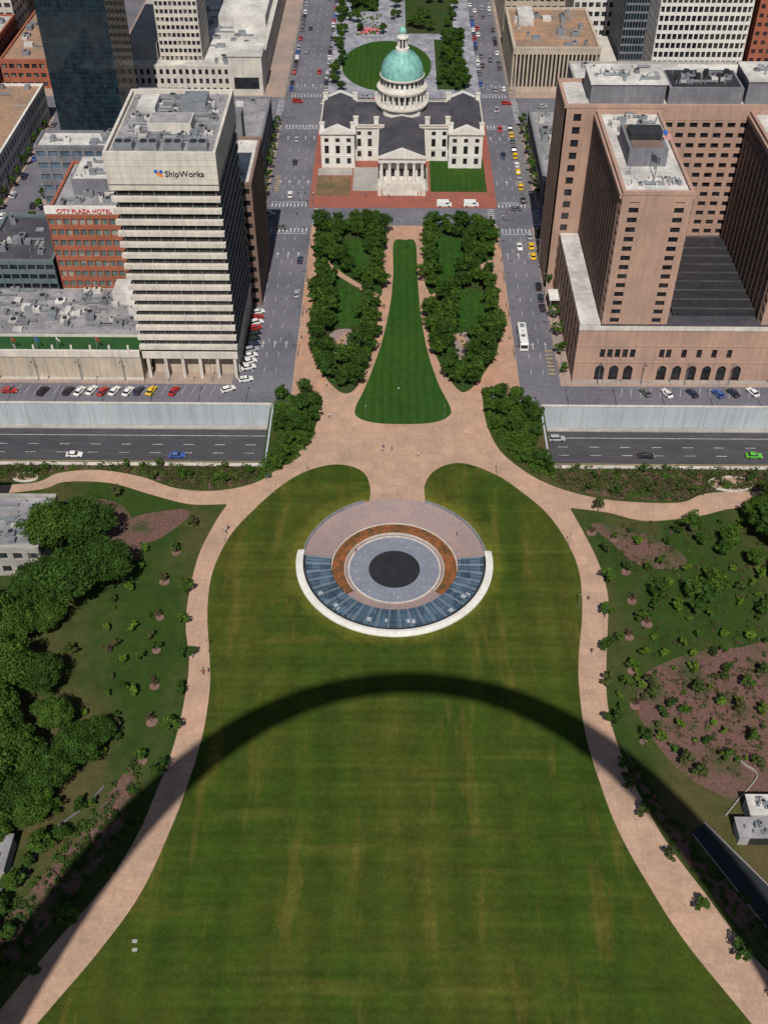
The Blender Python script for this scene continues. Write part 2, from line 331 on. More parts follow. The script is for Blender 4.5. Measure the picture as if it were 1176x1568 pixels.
# ------------------------------------------------------------------ road markings
mk=Group('road_markings')
def ms(x0,x1,y0,y1,z=.05,m='m:marking'): mk.add(m,[(x0,y0,z),(x1,y0,z),(x1,y1,z),(x0,y1,z)],[(0,1,2,3)])
for X in (-43.5,-40,-36.4,40.8,44.4):
    y=262
    while y<640:
        if not(350<y<370 or 438<y<472): ms(X-.07,X+.07,y,y+2.6)
        y+=8
for X0,X1 in ((-47,-32.5),(38,48)):
    for yy in (349.5,368.5,438.5,470.5): 
        x=X0
        while x<X1: ms(x,x+.5,yy-1.4,yy+1.4); x+=1.4
        ms(X0,X1,yy-2.6 if yy in(349.5,438.5) else yy+2.2,yy-2.2 if yy in(349.5,438.5) else yy+2.6)
for xx in (-51,-29.5,35,51.5):
    for Y0,Y1 in ((354,365.5),(443,467.5)):
        y=Y0
        while y<Y1: ms(xx-1.3,xx+1.3,y,y+.5); y+=1.4
for Y in (357.5,361.5,448,453,458,463):
    x=-200
    while x<220:
        if not(-52<x<-28 or 33<x<53): ms(x,x+2.6,Y-.07,Y+.07)
        x+=8
for sgn in (-1,1):
    for i in range(46):
        x=(-52-i*2.9) if sgn<0 else (66+i*2.9)
        mk.add('m:marking',[(x,250.8,.05),(x+.12,250.8,.05),(x+1.2,255.2,.05),(x+1.08,255.2,.05)],[(0,1,2,3)])
    x=0
    while x<170:
        xx=(XL-6-x) if sgn<0 else (XR+6+x)
        ms(xx-1.5,xx+1.5,236.1,236.3,TD+.02); ms(xx-1.5,xx+1.5,232.4,232.6,TD+.02); x+=9
    a,b=((-300,XL-.5) if sgn<0 else (XR+.5,300))
    ms(a,b,240.2,240.4,TD+.02); ms(a,b,228.6,228.8,TD+.02,'m:marking_yellow')
def arrow(x,y,s=1,z=.052):
    mk.add('m:marking',[(x-.12,y,z),(x+.12,y,z),(x+.12,y+2.6*s,z),(x-.12,y+2.6*s,z),(x-.5,y+2.3*s,z),(x+.5,y+2.3*s,z),(x,y+4*s,z)],[(0,1,2,3),(4,5,6)])
for X in (-45.2,-41.7,-38,-34.4,38.9,42.6,46.5):
    for y in (275,330,385,425,480): arrow(X,y)
for k in range(7):
    ms(-47.2,-45.5,380+k*2,380.5+k*2,.05,'m:marking_yellow')
    ms(46,48.2,262+k*2,262.4+k*2,.05,'m:marking_yellow')
mk.single()
# ------------------------------------------------------------------ museum entrance circle
g=Group('museum_entrance')
g.lathe('ramp:plaza_pink',CX,CY,[(RH+.01,.12),(15.2,-2.6)],90)
g.lathe('floor:plaza_pink',CX,CY,[(15.2,-2.6),(11.6,-2.75)],72)
g.lathe('floor_ring:plaza_blue',CX,CY,[(11.3,-2.7),(6.5,-2.68),(0.01,-2.68)],72)
g.lathe('rim:white_concrete',CX,CY,[(11.6,-2.8),(11.6,-2.45),(11.25,-2.45),(11.25,-2.8)],72)
g.lathe('disc:plaza_dark',CX,CY,[(6.4,-2.66),(.01,-2.66)],64)
for k in range(24):
    t=2*math.pi*k/24+.1; g.cyl('planter_disc:concrete',CX+9.6*math.cos(t),CY+9.6*math.sin(t),-2.68,-2.6,.24,n=10)
for k in range(16):
    t=2*math.pi*k/16; g.cyl('planter_disc:concrete',CX+8*math.cos(t),CY+8*math.sin(t),-2.68,-2.6,.18,n=10)
A0,A1=rad(-38),rad(218)
g.lathe('planter_wall:white_concrete',CX,CY,[(12.3,-2.7),(12.3,-2.2),(12.5,-2.2),(12.5,-2.4)],60,A0,A1)
g.lathe('planter_bed:planter_brown',CX,CY,[(12.5,-2.3),(14,-2.05),(15.6,-2.2)],60,A0,A1)
g.lathe('planter_wall:white_concrete',CX,CY,[(15.6,-2.7),(15.6,-2.0),(15.85,-2.0),(15.85,-2.6)],60,A0,A1)
B0,B1=rad(176),rad(364)
g.lathe('glass_roof:glass_roof',CX,CY,[(22.4,.55),(15.9,.05),(15.9,-.35),(22.4,.1)],96,B0,B1)
g.lathe('entrance_glazing:glass_dark',CX,CY,[(16.3,-2.6),(16.3,.0)],72,B0,B1)
g.lathe('outer_rim:white_paint',CX,CY,[(22.6,.1),(22.65,.75),(23.3,.8),(24.4,.5),(24.45,.1)],96,rad(172),rad(368))
g.lathe('gutter:metal_dark',CX,CY,[(22.64,.62),(22.0,.6)],96,B0,B1)
g.lathe('low_wall:metal_grey',CX,CY,[(RH-.3,-.2),(RH-.3,.75),(RH+.1,.75),(RH+.1,.1)],70,rad(-8),rad(70))
g.lathe('low_wall:metal_grey',CX,CY,[(RH-.3,-.2),(RH-.3,.75),(RH+.1,.75),(RH+.1,.1)],70,rad(110),rad(188))
for k in range(76):
    t=B0+(B1-B0)*k/75; c,s_=math.cos(t),math.sin(t); hw=.05 if k%3 else .13
    vs=[]
    for r,z in ((15.8,.13),(22.0,.62)):
        for q in (-hw,hw):
            vs.append((CX+r*c-q*s_,CY+r*s_+q*c,z)); 
    vs+=[(a,b,z-.25) for a,b,z in vs]
    g.add('mullions:metal_dark' if k%3 else 'ribs:metal_grey',vs,[(0,2,3,1),(0,4,6,2),(1,3,7,5),(4,0,1,5)])
for r in (17.6,19.4,21.): 
    z=.05+(r-15.9)/6.5*.5
    g.lathe('rings:metal_grey',CX,CY,[(r-.04,z+.07),(r+.04,z+.08)],80,B0,B1)
rr_=random.Random(3)
for k in range(50): # pale boxes in the roof glass: bright segments and reflections as colour
    t=B0+(B1-B0)*(k+.5)/50*3/3
    if rr_.random()<.4:
        w_=.5+rr_.random()*.6; r=19.2+rr_.random()*2; z=.05+(r-15.9)/6.5*.5
        if abs(t-1.5*math.pi)<1.1: g.obox('reflection_panels:wall_blue',CX+r*math.cos(t),CY+r*math.sin(t),1.1,w_,z-.05,z+.06,t)
g.finish()
for u,v,rx in ((1118,742,6),(40,732,3.5)):
    x,y=P(u,v); g=Group('oval_planter'); n=40; vs=[];fs=[]
    for i in range(n):
        t=2*math.pi*i/n; vs+=[(x+rx*math.cos(t),y+rx*.5*math.sin(t),.0),(x+rx*math.cos(t),y+rx*.5*math.sin(t),.5),(x+(rx-.4)*math.cos(t),y+(rx*.5-.4)*math.sin(t),.5),(x+(rx-.4)*math.cos(t),y+(rx*.5-.4)*math.sin(t),.1)]
    for i in range(n):
        j=(i+1)%n
        for q in range(3): fs.append((i*4+q,j*4+q,j*4+q+1,i*4+q+1))
    g.add('rim:white_concrete',vs,fs)
    g.add('soil:tan_paving',[(x+(rx-.4)*math.cos(2*math.pi*i/n),y+(rx*.5-.4)*math.sin(2*math.pi*i/n),.2) for i in range(n)],[tuple(range(n))])
    g.finish()
# ------------------------------------------------------------------ the arch that carries the viewing platform
g=Group('steel_arch'); N=90; vs=[];fs=[]
for i in range(N+1):
    x=-91.3+182.6*i/N; h=211.5-20.96*math.cosh(.03292*x); dh=-20.96*.03292*math.sinh(.03292*x)
    T=Vector((1,0,dh)).normalized(); Nn=Vector((-T.z,0,T.x)); s_=16.4-(16.4-5.3)*(max(h,0)/190.5)
    c=Vector((x,-4.2,h))
    for a,b in ((-.5,.289),(.5,.289),(0,-.577)): vs.append(tuple(c+Vector((0,1,0))*a*s_+Nn*b*s_))
for i in range(N):
    for q in range(3): fs.append((i*3+q,i*3+(q+1)%3,(i+1)*3+(q+1)%3,(i+1)*3+q))
g.add('skin:steel',vs,fs); g.finish()
# ------------------------------------------------------------------ buildings
def facade(b,side,c,a0,a1,z0,z1,nb,nf,pf,sf,d,wall):
    def bx(p0,p1,q0,q1,dep):
        if side=='S': b.box(wall,p0,p1,c-dep,c+.05,q0,q1)
        elif side=='N': b.box(wall,p0,p1,c-.05,c+dep,q0,q1)
        elif side=='E': b.box(wall,c-.05,c+dep,p0,p1,q0,q1)
        else: b.box(wall,c-dep,c+.05,p0,p1,q0,q1)
    fh=(z1-z0)/nf
    for i in range(nf+1):
        lo=max(z0,z0+i*fh-sf*fh/2); hi=min(z1,z0+i*fh+sf*fh/2); bx(a0,a1,lo,hi,d)
    if nb:
        bw=(a1-a0)/nb
        for i in range(nb+1):
            lo=max(a0,a0+i*bw-pf*bw/2); hi=min(a1,a0+i*bw+pf*bw/2); bx(lo,hi,z0+.001,z1-.001,d+.06)
def equip(b,x0,x1,y0,y1,z,n,big=1.):
    for k in range(n):
        sx=random.uniform(1.2,4)*big; sy=random.uniform(1.2,4)*big; h=random.uniform(.7,2.6)*big
        if x1-x0<sx+1 or y1-y0<sy+1: continue
        x=random.uniform(x0,x1-sx); y=random.uniform(y0,y1-sy); m=random.choice(['roof_units:metal_grey','roof_units_white:roof_white','roof_units:metal_grey','roof_units_dark:grey_panel'])
        b.box(m,x,x+sx,y,y+sy,z-.03,z+h)
        if random.random()<.6:
            b.cyl('roof_fans:metal_dark',x+sx/2,y+sy/2,z+h-.02,z+h+.25,min(sx,sy)*.33,n=10)
        if random.random()<.35:
            L=random.uniform(3,8); 
            if x+sx+L<x1: b.box('ducts:metal_grey',x+sx-.1,x+sx+L,y+sy*.3,y+sy*.3+.6,z+.3,z+.8)
    for k in range(n):
        b.cyl('vents:metal_grey',random.uniform(x0,x1),random.uniform(y0,y1),z-.02,z+random.uniform(.4,1.1),.22,n=7)
    for k in range(n//3):
        x=random.uniform(x0,x1-1); y=random.uniform(y0,y1-1); sx=random.uniform(1,min(7,x1-x)); sy=random.uniform(.6,min(5,y1-y)); b.box('roof_patches:roof_grey',x,x+sx,y,y+sy,z-.02,z+.012+.004*k)
def roofing(b,x0,x1,y0,y1,z,wall,roof,d=.35,par=.9):
    b.box('roof:'+roof,x0+.02,x1-.02,y0+.02,y1-.02,z-.1,z+.12)
    e=d+.12; t=.35; w_='parapet:'+wall.split(':')[1]
    b.box(w_,x0-e,x1+e,y0-e,y0+t,z-.01,z+par); b.box(w_,x0-e,x1+e,y1-t,y1+e,z-.01,z+par)
    b.box(w_,x0-e,x0+t,y0+t,y1-t,z-.01,z+par-.003); b.box(w_,x1-t,x1+e,y0+t,y1-t,z-.01,z+par-.003)
def block(b,x0,x1,y0,y1,z0,z1,wall,nf,nx,ny,pf=.3,sf=.45,gl='glass',roof='roof_white',eq=6,d=.45,par=.9,walls=None,big=1.):
    b.box('windows:'+gl,x0,x1,y0,y1,z0,z1-.02)
    W={k:wall for k in 'SNEW'}; 
    if walls: W.update(walls)
    facade(b,'S',y0,x0-d,x1+d,z0,z1,nx,nf,pf,sf,d,W['S']); facade(b,'N',y1,x0-d,x1+d,z0,z1,nx,nf,pf,sf,d,W['N'])
    facade(b,'E',x1,y0,y1,z0,z1,ny,nf,pf,sf,d,W['E']); facade(b,'W',x0,y0,y1,z0,z1,ny,nf,pf,sf,d,W['W'])
    roofing(b,x0,x1,y0,y1,z1,wall,roof,d,par)
    if eq: equip(b,x0+1.5,x1-1.5,y0+1.5,y1-1.5,z1+.12,eq,big)
def text(parent,s,x,y,z,size,mk_):
    cu=bpy.data.curves.new('sign_text','FONT'); cu.body=s; cu.size=size; cu.extrude=.08; cu.offset=.012*size
    o=bpy.data.objects.new('sign_text',cu); link(o); dg=bpy.context.evaluated_depsgraph_get(); me=bpy.data.meshes.new_from_object(o.evaluated_get(dg)); bpy.data.objects.remove(o)
    me.materials.clear(); me.materials.append(M[mk_]); o=link(bpy.data.objects.new('sign_letters',me)); o.location=(x,y,z); o.rotation_euler=(rad(90),0,0); o.parent=parent
# --- banded office tower
b=Group('office_tower'); X0,X1,Y0,Y1=-74,-47.5,259.5,298
b.box('windows:glass_dark',X0,X1,Y0,Y1,8,69.9)
nf=15; z0,z1=11.5,61.5; fh=(z1-z0)/nf
for i in range(nf+1):
    z=z0+i*fh; b.box('bands:trim_stone',X0-1.3,X1+.9,Y0-1.3,Y0+.05,z-.72,z+.52)
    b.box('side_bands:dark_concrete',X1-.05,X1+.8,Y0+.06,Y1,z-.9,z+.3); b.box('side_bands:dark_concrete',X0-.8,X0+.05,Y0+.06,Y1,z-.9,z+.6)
    b.box('bands:trim_stone',X0-.8,X1+.8,Y1-.05,Y1+.7,z-.9,z+.6)
    b.box('sills:grey_panel',X0-.6,X1+.4,Y0-.55,Y0+.05,z-1.0,z-.722)
    b.box('side_rails:trim_stone',X1+.8,X1+.88,Y0+.06,Y1,z+.08,z+.3)
for k in range(9):
    x=X0+.2+k*(X1-X0-.4)/8; b.box('mullions:metal_grey',x-.1,x+.1,Y0-.3,Y0+.02,z0,z1)
for k in range(24):
    x=X0+.5+k*(X1-X0-1)/23; b.box('frames:metal_dark',x-.05,x+.05,Y0-.08,Y0+.01,z0,z1)
for k in range(14):
    y=Y0+1+k*(Y1-Y0-2)/13; b.box('side_fins:grey_panel',X1,X1+.55,y-.15,y+.15,z0,z1)
b.box('crown:trim_stone',X0-1.35,X1+.95,Y0-1.35,Y1+.8,z1+1.,70.)
for k in range(4): b.box('crown_joints:concrete',X0-1.36,X1+.96,Y0-1.37,Y1+.81,z1+2.5+k*1.7,z1+2.56+k*1.7)
b.box('base_wall:beige_wall',X0+1.5,X1-1.5,Y0+2.5,Y1-2,0,8)
b.box('base_wall:trim_stone',X0-.95,X1+.65,Y0-.95,Y1,7.4,9.6)
for k in range(6):
    x=X0+.4+k*(X1-X0-.8)/5; b.box('columns:trim_stone',x-.45,x+.45,Y0-.7,Y0+.4,.1,7.45)
for k in range(8):
    y=Y0+3+k*(Y1-Y0-5)/7; b.box('columns:trim_stone',X1-.5,X1+.5,y-.45,y+.45,.1,7.45)
b.box('roof:roof_grey',X0-.2,X1-.1,Y0-.2,Y1,70.001,70.1)
for (a,c,d_,e) in ((X0-1.37,X1+.97,Y0-1.37,Y0-.6),(X0-1.37,X1+.97,Y1+.1,Y1+.82),(X0-1.37,X0-.6,Y0-.6,Y1+.1),(X1+.2,X1+.97,Y0-.6,Y1+.1)): b.box('parapet:trim_stone',a,c,d_,e,69.9,71.2)
for k in range(4):
    b.box('cooling_units:metal_grey',X0+1+k*6.4,X0+5.8+k*6.4,Y0+1,Y0+5,70.05,72.2)
    for q in range(2): b.cyl('fans:metal_dark',X0+2.2+k*6.4+q*2.3,Y0+3,72.18,72.5,.95,n=14)
b.box('penthouse:white_concrete',X0+8,X1-7,Y0+12,Y0+19,70.05,73.); b.box('penthouse:roof_white',X0+3,X0+8,Y0+24,Y0+33,70.05,72.3); b.box('penthouse:metal_grey',X0+15,X1-5,Y0+26,Y0+34,70.05,72.8)
b.box('penthouse_cap:roof_grey',X0+8.4,X1-7.4,Y0+12.4,Y0+18.6,73.,73.1)
equip(b,X0+1,X1-1,Y0+7,Y1-1,70.1,60,.6)
for k in range(14): b.box('pipe_runs:metal_grey',X0+2+random.random()*4,X1-2-random.random()*8,Y0+7+k*2.1,Y0+7.15+k*2.1,70.3,70.5)
e=b.finish(); text(e,'ShipWorks',-60.2,Y0-1.42,64.7,2.25,'sign_ink')
g=Group('logo')
for i,(dx,dz,c) in enumerate(((0,0,'logo_orange'),(.8,.5,'logo_blue'),(.65,-.45,'logo_orange'),(-.5,.6,'logo_blue'))):
    n=14; cx,cz=-61.6+dx-.3,65.5+dz; g.add('disc_%d:%s'%(i,c),[(cx+.5*math.cos(2*math.pi*k/n),Y0-1.41-.012*i,cz+.5*math.sin(2*math.pi*k/n)) for k in range(n)],[tuple(range(n))])
o=g.finish(); o.parent=e
b=Group('office_wing'); block(b,-66,-44.5,299.5,331,0,42,'walls:brown_brick',11,6,9,.35,.5,'glass_dark','roof_white',9)
b.box('stair_tower:grey_panel',-56,-50,332,338,0,50); b.finish()
b=Group('low_office_building'); block(b,-84,-52,372,430,0,15,'walls:grey_panel',3,9,16,.2,.5,'glass_dark','roof_grey',14); b.finish()
b=Group('low_office_building'); block(b,-70,-53.5,341,351,0,9,'walls:white_concrete',2,5,3,.3,.5,'glass','roof_white',3); b.finish()
# --- podium with turf deck
b=Group('parking_podium'); x0,x1,y0,y1=-133,-75.4,257.6,293
b.box('walls:beige_wall',x0,x1,y0,y1,0,9.6)
b.box('cornice:trim_stone',x0-.3,x1,y0-.35,y0+.6,8.6,10.7); b.box('plinth:white_concrete',x0-.2,x1,y0-.2,y0,0,1.1)
b.box('turf:turf_green',x0+.6,x1-.2,y0+.61,y0+8.5,9.61,9.75); b.box('turf_edge:white_concrete',x0+.6,x1-.2,y0+8.5,y0+8.9,9.6,10.4)
b.box('roof:roof_grey',x0+.4,x1-.1,y0+8.92,y1-.1,9.61,9.72)
for k in range(11): b.box('panel_joints:concrete',x0+3+k*5.2,x0+3.25+k*5.2,y0-.12,y0,1.2,8.5)
for k in range(9): b.cyl('deck_bollards:white_paint',x0+9+k*5.6,y0+2.4,9.7,10.9,.4,.3,8)
equip(b,x0+2,x1-2,y0+11,y1-1,9.75,60,.75)
b.box('white_house:roof_white',-88,-76,284,292,9.7,14); b.box('step:sidewalk',x0,x1,256.4,257.59,.1,.45)
b.finish()
# --- brick hotel with sign
b=Group('brick_hotel'); block(b,-106,-79,295,330,9,34,'walls:red_brick',7,12,12,.22,.42,'glass_teal','roof_grey',22,big=.8)
b.box('sign_band:white_paint',-106.6,-78.6,294.3,295,34.95,37.4)
b.box('penthouse:grey_panel',-101,-86,308,324,34.1,39.5); b.box('penthouse_roof:roof_white',-100.5,-86.5,308.5,323.5,39.5,39.7)
equip(b,-100,-87,309,323,39.7,7,.6)
b.box('podium:white_concrete',-106.2,-79,294.5,330.2,0,9)
e=b.finish(); text(e,'CITY PLAZA HOTEL',-103,294.2,35.3,1.9,'red_cloth')
b=Group('low_office_building'); block(b,-131,-109,297,326,0,17,'walls:teal_spandrel',5,8,9,.15,.45,'glass_dark','roof_dark',10); b.finish()
# --- dark glass tower
b=Group('glass_tower'); x0,x1,y0,y1=-134,-108,411,441
b.box('curtain_wall:glass_navy',x0,x1,y0,y1,0,135)
for k in range(70): 
    z=1.9*k+1; b.box('transoms:metal_dark',x0-.06,x1+.06,y0-.06,y1+.06,z,z+.16)
for k in range(17): x=x0+k*(x1-x0)/16; b.box('mullions:metal_dark',x-.06,x+.06,y0-.1,y0,0,135)
for k in range(20): y=y0+k*(y1-y0)/19; b.box('mullions:metal_dark',x1,x1+.1,y-.06,y+.06,0,135)
b.finish()
b=Group('low_office_building'); block(b,-106,-87,385,436,0,16,'walls:concrete',4,6,14,.3,.5,'glass_dark','roof_grey',14); b.finish()
b=Group('low_office_building'); block(b,-131,-88,368.5,381,0,22,'walls:grey_panel',5,10,4,.25,.5,'glass_blue','roof_white',10); b.finish()
b=Group('exhibition_hall'); block(b,-215,-149,362,445,0,14,'walls:white_paint',3,20,24,.22,.35,'glass_blue','roof_brown',20); b.finish()
b=Group('brick_building'); block(b,-232,-180,478,520,0,17,'walls:red_brick',4,14,10,.3,.5,'glass','roof_white',14); b.finish()
b=Group('brick_building'); block(b,-176,-150,478,545,0,12,'walls:red_brick',3,8,16,.3,.5,'glass','roof_brown',8); b.finish()
b=Group('white_building'); block(b,-240,-183,528,600,0,26,'walls:white_concrete',6,14,14,.3,.5,'glass','roof_white',10); b.finish()
b=Group('brick_building'); block(b,-178,-150,552,620,0,24,'walls:pink_brick',6,8,14,.3,.5,'glass','roof_grey',8); b.finish()
b=Group('white_building'); block(b,-170,-149,300,350,0,10,'walls:white_concrete',2,6,12,.3,.5,'glass_blue','roof_white',8); b.finish()
# --- beige tower on podium
b=Group('hotel_tower'); 
block(b,-122,-60,472,600,0,12,'podium_walls:white_concrete',3,22,36,.5,.4,'glass_dark','roof_white',70,d=.5)
block(b,-104,-86.5,478,500,12.1,110,'walls:trim_stone',30,9,10,.28,.42,'glass','roof_white',0,d=.5)
b.box('pavilion:white_concrete',-74,-59.3,470.8,486,0,17); b.box('pavilion_roof:roof_white',-74.4,-58.9,470.4,486.4,17,17.5); b.box('pavilion_window:glass_dark',-72,-61,470.7,470.8,3,8)
b.box('upper_hall:roof_white',-84,-62,520,560,12.1,17.5); b.box('upper_hall:concrete',-120,-106,480,560,12.1,19)
b.finish()
b=Group('office_tower'); block(b,-180,-140,640,680,0,90,'walls:white_paint',24,12,12,.3,.4,'glass','roof_white',0); b.finish()
# --- right-hand top
b=Group('colonnaded_building'); block(b,51.5,88,477,527,0,18.5,'walls:beige_wall',1,22,30,.45,.22,'glass_dark','roof_brown',22,d=.9)
b.box('podium:white_concrete',89,99,474,520,0,9); b.box('rooftop_house:roof_white',55,62,505,520,18.6,22.5); b.finish()
b=Group('white_building'); block(b,86,112,545,575,0,26,'walls:white_paint',6,8,8,.3,.45,'glass','roof_white',9); b.finish()
b=Group('white_building'); block(b,52,80,540,610,0,30,'walls:beige_wall',7,9,16,.3,.45,'glass','roof_grey',9); b.finish()
b=Group('glass_office_building'); block(b,101,111,495,525,0,70,'walls:grey_panel',20,8,12,.15,.25,'glass_navy','roof_grey',4,d=.15); b.finish()
b=Group('white_grid_tower'); block(b,112,150,476,515,0,120,'walls:white_paint',32,17,16,.26,.32,'glass_dark','roof_white',0,d=.7); b.finish()
b=Group('brick_tower'); block(b,155,200,480,530,0,120,'walls:red_brick',32,14,14,.45,.5,'glass_dark','roof_white',0); b.finish()
b=Group('low_office_building'); block(b,54.5,66,368.5,432,0,9.5,'walls:grey_panel',2,4,16,.2,.4,'glass_dark','roof_grey',10); b.finish()
b=Group('parking_garage'); block(b,70,140,380,440,0,26,'walls:concrete',8,12,12,.1,.5,'glass_dark','roof_white',20); b.finish()
# --- big brick hotel complex
b=Group('riverfront_hotel')
px0,px1,py0,py1=52.5,150,258,311; ph=19.5
pk='podium_walls:pink_brick'
b.box('podium_core:glass_dark',px0+.8,px1,py0+.9,py1,0,ph-.6)
def front(xa,xb,za,zb,y=py0,t=.9): b.box(pk,xa,xb,y,y+t,za,zb)
arch_x=[60.2,64.4,68.6]+[78.6,83.,87.4,91.8,96.2,100.6]; xprev=px0
front(px0,px1,6.6,8.6); front(px0,px1,12.,ph); front(px0,px1,0,.5)
win_up=[60.2,62.4,64.6,66.8,69]+[77.5,79.5]+[84,88.4,92.8,97.2]
for cx in arch_x:
    wv=1.35; front(xprev,cx-wv,.5,6.6); xprev=cx+wv
    n=8; cz=5.0
    for k in range(n):
        t0=math.pi*k/n; t1=math.pi*(k+1)/n; xa,xb=cx+wv*math.cos(t1),cx+wv*math.cos(t0); za=cz+wv*1.0*min(math.sin(t0),math.sin(t1))
        front(xa,xb,min(za,6.599),6.6)
front(xprev,px1,.5,6.6)
xprev=px0
for cx in win_up: front(xprev,cx-.75,8.6,12.); xprev=cx+.75
front(xprev,px1,8.6,12.)
b.box('cornice:trim_stone',px0-.2,px1,py0-.25,py0-.001,ph-.9,ph+.5); b.box('string_course:pink_brick',px0-.1,px1,py0-.15,py0-.001,7.2,7.7); b.box('string_course:pink_brick',px0-.1,px1,py0-.12,py0-.001,13,13.4)
b.box('plinth:concrete',px0-.2,px1,py0-.2,py0-.001,0,.9)
facade(b,'W',px0+.8,py0+.9,py1,0,ph,10,4,.5,.5,.8,pk)
b.box('podium_roof:roof_dark',px0+.1,px1,py0+.1,py1,ph-.6,ph+.2)
b.box('podium_terrace:roof_white',px0,58.4,py0+.5,311,ph+.2,ph+.9)
b.box('courtyard_roof:metal_dark',80,104,264,308,ph+.2,ph+1.2)
for k in range(8): b.box('courtyard_ribs:roof_dark',80,104,266+k*5,266.4+k*5,ph+1.2,ph+1.5)
def punched(x0,x1,y0,y1,z0,z1,nfl,front_cols,ny,roofm='roof_white'):
    b.box('windows:glass_dark',x0,x1,y0,y1,z0,z1-.02); wl='walls:pink_brick'; d=.5
    xp=x0-d; fh=(z1-z0-3)/nfl
    for (ca,cb) in front_cols:
        b.box(wl,xp,ca,y0-d,y0,z0,z1); xp=cb
        for i in range(nfl+1):
            zz=z0+i*fh; b.box('walls:pink_brick',ca,cb,y0-d+.06,y0,max(z0,zz-.6),min(z1,zz+.6))
        b.box('walls:pink_brick',ca,cb,y0-d+.05,y0,z1-2.,z1)
    b.box(wl,xp,x1+d,y0-d,y0,z0,z1)
    # serrated side walls: each bay is a slanted brick fin beside a deep window
    for c,sg_ in ((x0,-1),(x1,1)):
        zt=z1-1.2; f2=(zt-z0)/nfl
        for i in range(nfl+1): 
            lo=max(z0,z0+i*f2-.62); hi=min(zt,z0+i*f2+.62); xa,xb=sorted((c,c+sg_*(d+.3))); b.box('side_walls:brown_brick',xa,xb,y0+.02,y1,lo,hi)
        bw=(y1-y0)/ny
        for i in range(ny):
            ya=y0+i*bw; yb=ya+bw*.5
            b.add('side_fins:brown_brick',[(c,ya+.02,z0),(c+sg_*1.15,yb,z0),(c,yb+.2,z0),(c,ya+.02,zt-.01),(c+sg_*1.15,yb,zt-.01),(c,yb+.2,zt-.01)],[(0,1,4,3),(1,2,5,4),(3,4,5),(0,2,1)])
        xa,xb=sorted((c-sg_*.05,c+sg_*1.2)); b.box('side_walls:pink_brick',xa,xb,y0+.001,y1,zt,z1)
    b.box(wl,x0-d,x1+d,y1,y1+d,z0,z1)
    roofing(b,x0,x1,y0,y1,z1,wl,roofm,.5,1.0)
punched(59.4,77,260,310.8,ph,59.5,13,[(61.,63.6),(73.0,75.6)],14)
b.box('penthouse:grey_panel',62.5,73,276,292,59.6,64.5); b.box('penthouse_roof:brown_brick',63.5,72,277,291,64.5,64.8)
b.box('penthouse_wall:metal_dark',63.3,72.3,281,287,64.8,66.6)
for k in range(12): b.box('roof_pipes:roof_white',61+k*1.2,61.5+k*1.2,264+(k%3)*2,265+(k%3)*2,59.6,60.4)
equip(b,60.5,76,294,309,59.65,12,.7); equip(b,60.5,76,262,275,59.65,8,.4)
ry0,ry1,rz=312.,331.,61.
b.box('rear_windows:glass_dark',50,128,ry0,ry1,0,rz-.1)
facade(b,'W',50,ry0-.6,ry1+.6,0,rz,6,18,.7,.5,.6,'side_walls:pink_brick'); facade(b,'N',ry1,49.4,128,0,rz,30,20,.5,.5,.6,'side_walls:pink_brick')
b.box('rear_wall:pink_brick',49.38,52.3,ry0-.6,ry0,0,rz)
for i in range(16): b.box('rear_wall:pink_brick',52.3,54.6,ry0-.54,ry0,max(0,i*4.0-.8),min(rz,i*4.0+.8))
b.box('rear_wall:pink_brick',54.6,79,ry0-.6,ry0,0,rz)
facade(b,'S',ry0,79,128,ph,57.5,13,12,.38,.46,.65,'rear_wall:pink_brick'); b.box('rear_wall:pink_brick',79,128,ry0-.75,ry0,57.5,rz)
roofing(b,50,128,ry0,ry1,rz,'w:pink_brick','roof_white',.6,1.)
b.box('plant_room:grey_panel',57,79,314,328,rz,rz+6); b.box('plant_roof:roof_white',56.6,79.4,313.6,328.4,rz+6,rz+6.5)
b.box('plant_room:grey_panel',80,102,314,328,rz,rz+5); b.box('plant_roof:metal_dark',81,101,315,327,rz+5,rz+5.4)
b.box('plant_room:grey_panel',103,119,314,328,rz,rz+7); b.box('plant_roof:roof_white',102.6,119.4,313.6,328.4,rz+7,rz+7.5)
equip(b,58,78,315,327,rz+6.5,12,.5); equip(b,104,118,315,327,rz+7.5,8,.5); equip(b,82,100,316,326,rz+5.4,14,.55)
for k in range(6): b.cyl('stacks:metal_dark',83+k*3,319+(k%2)*3,rz+5.3,rz+7.5,.8,n=10)
punched(105,124,260,310.8,ph,59.5,13,[(107,109)],14)
b.box('entrance_canopy:white_paint',49.3,53,296,302,4.5,5.1); b.box('canopy_post:metal_grey',49.6,49.9,296.3,296.6,.1,4.5); b.box('canopy_post:metal_grey',49.6,49.9,301.3,301.6,.1,4.5)
b.finish()
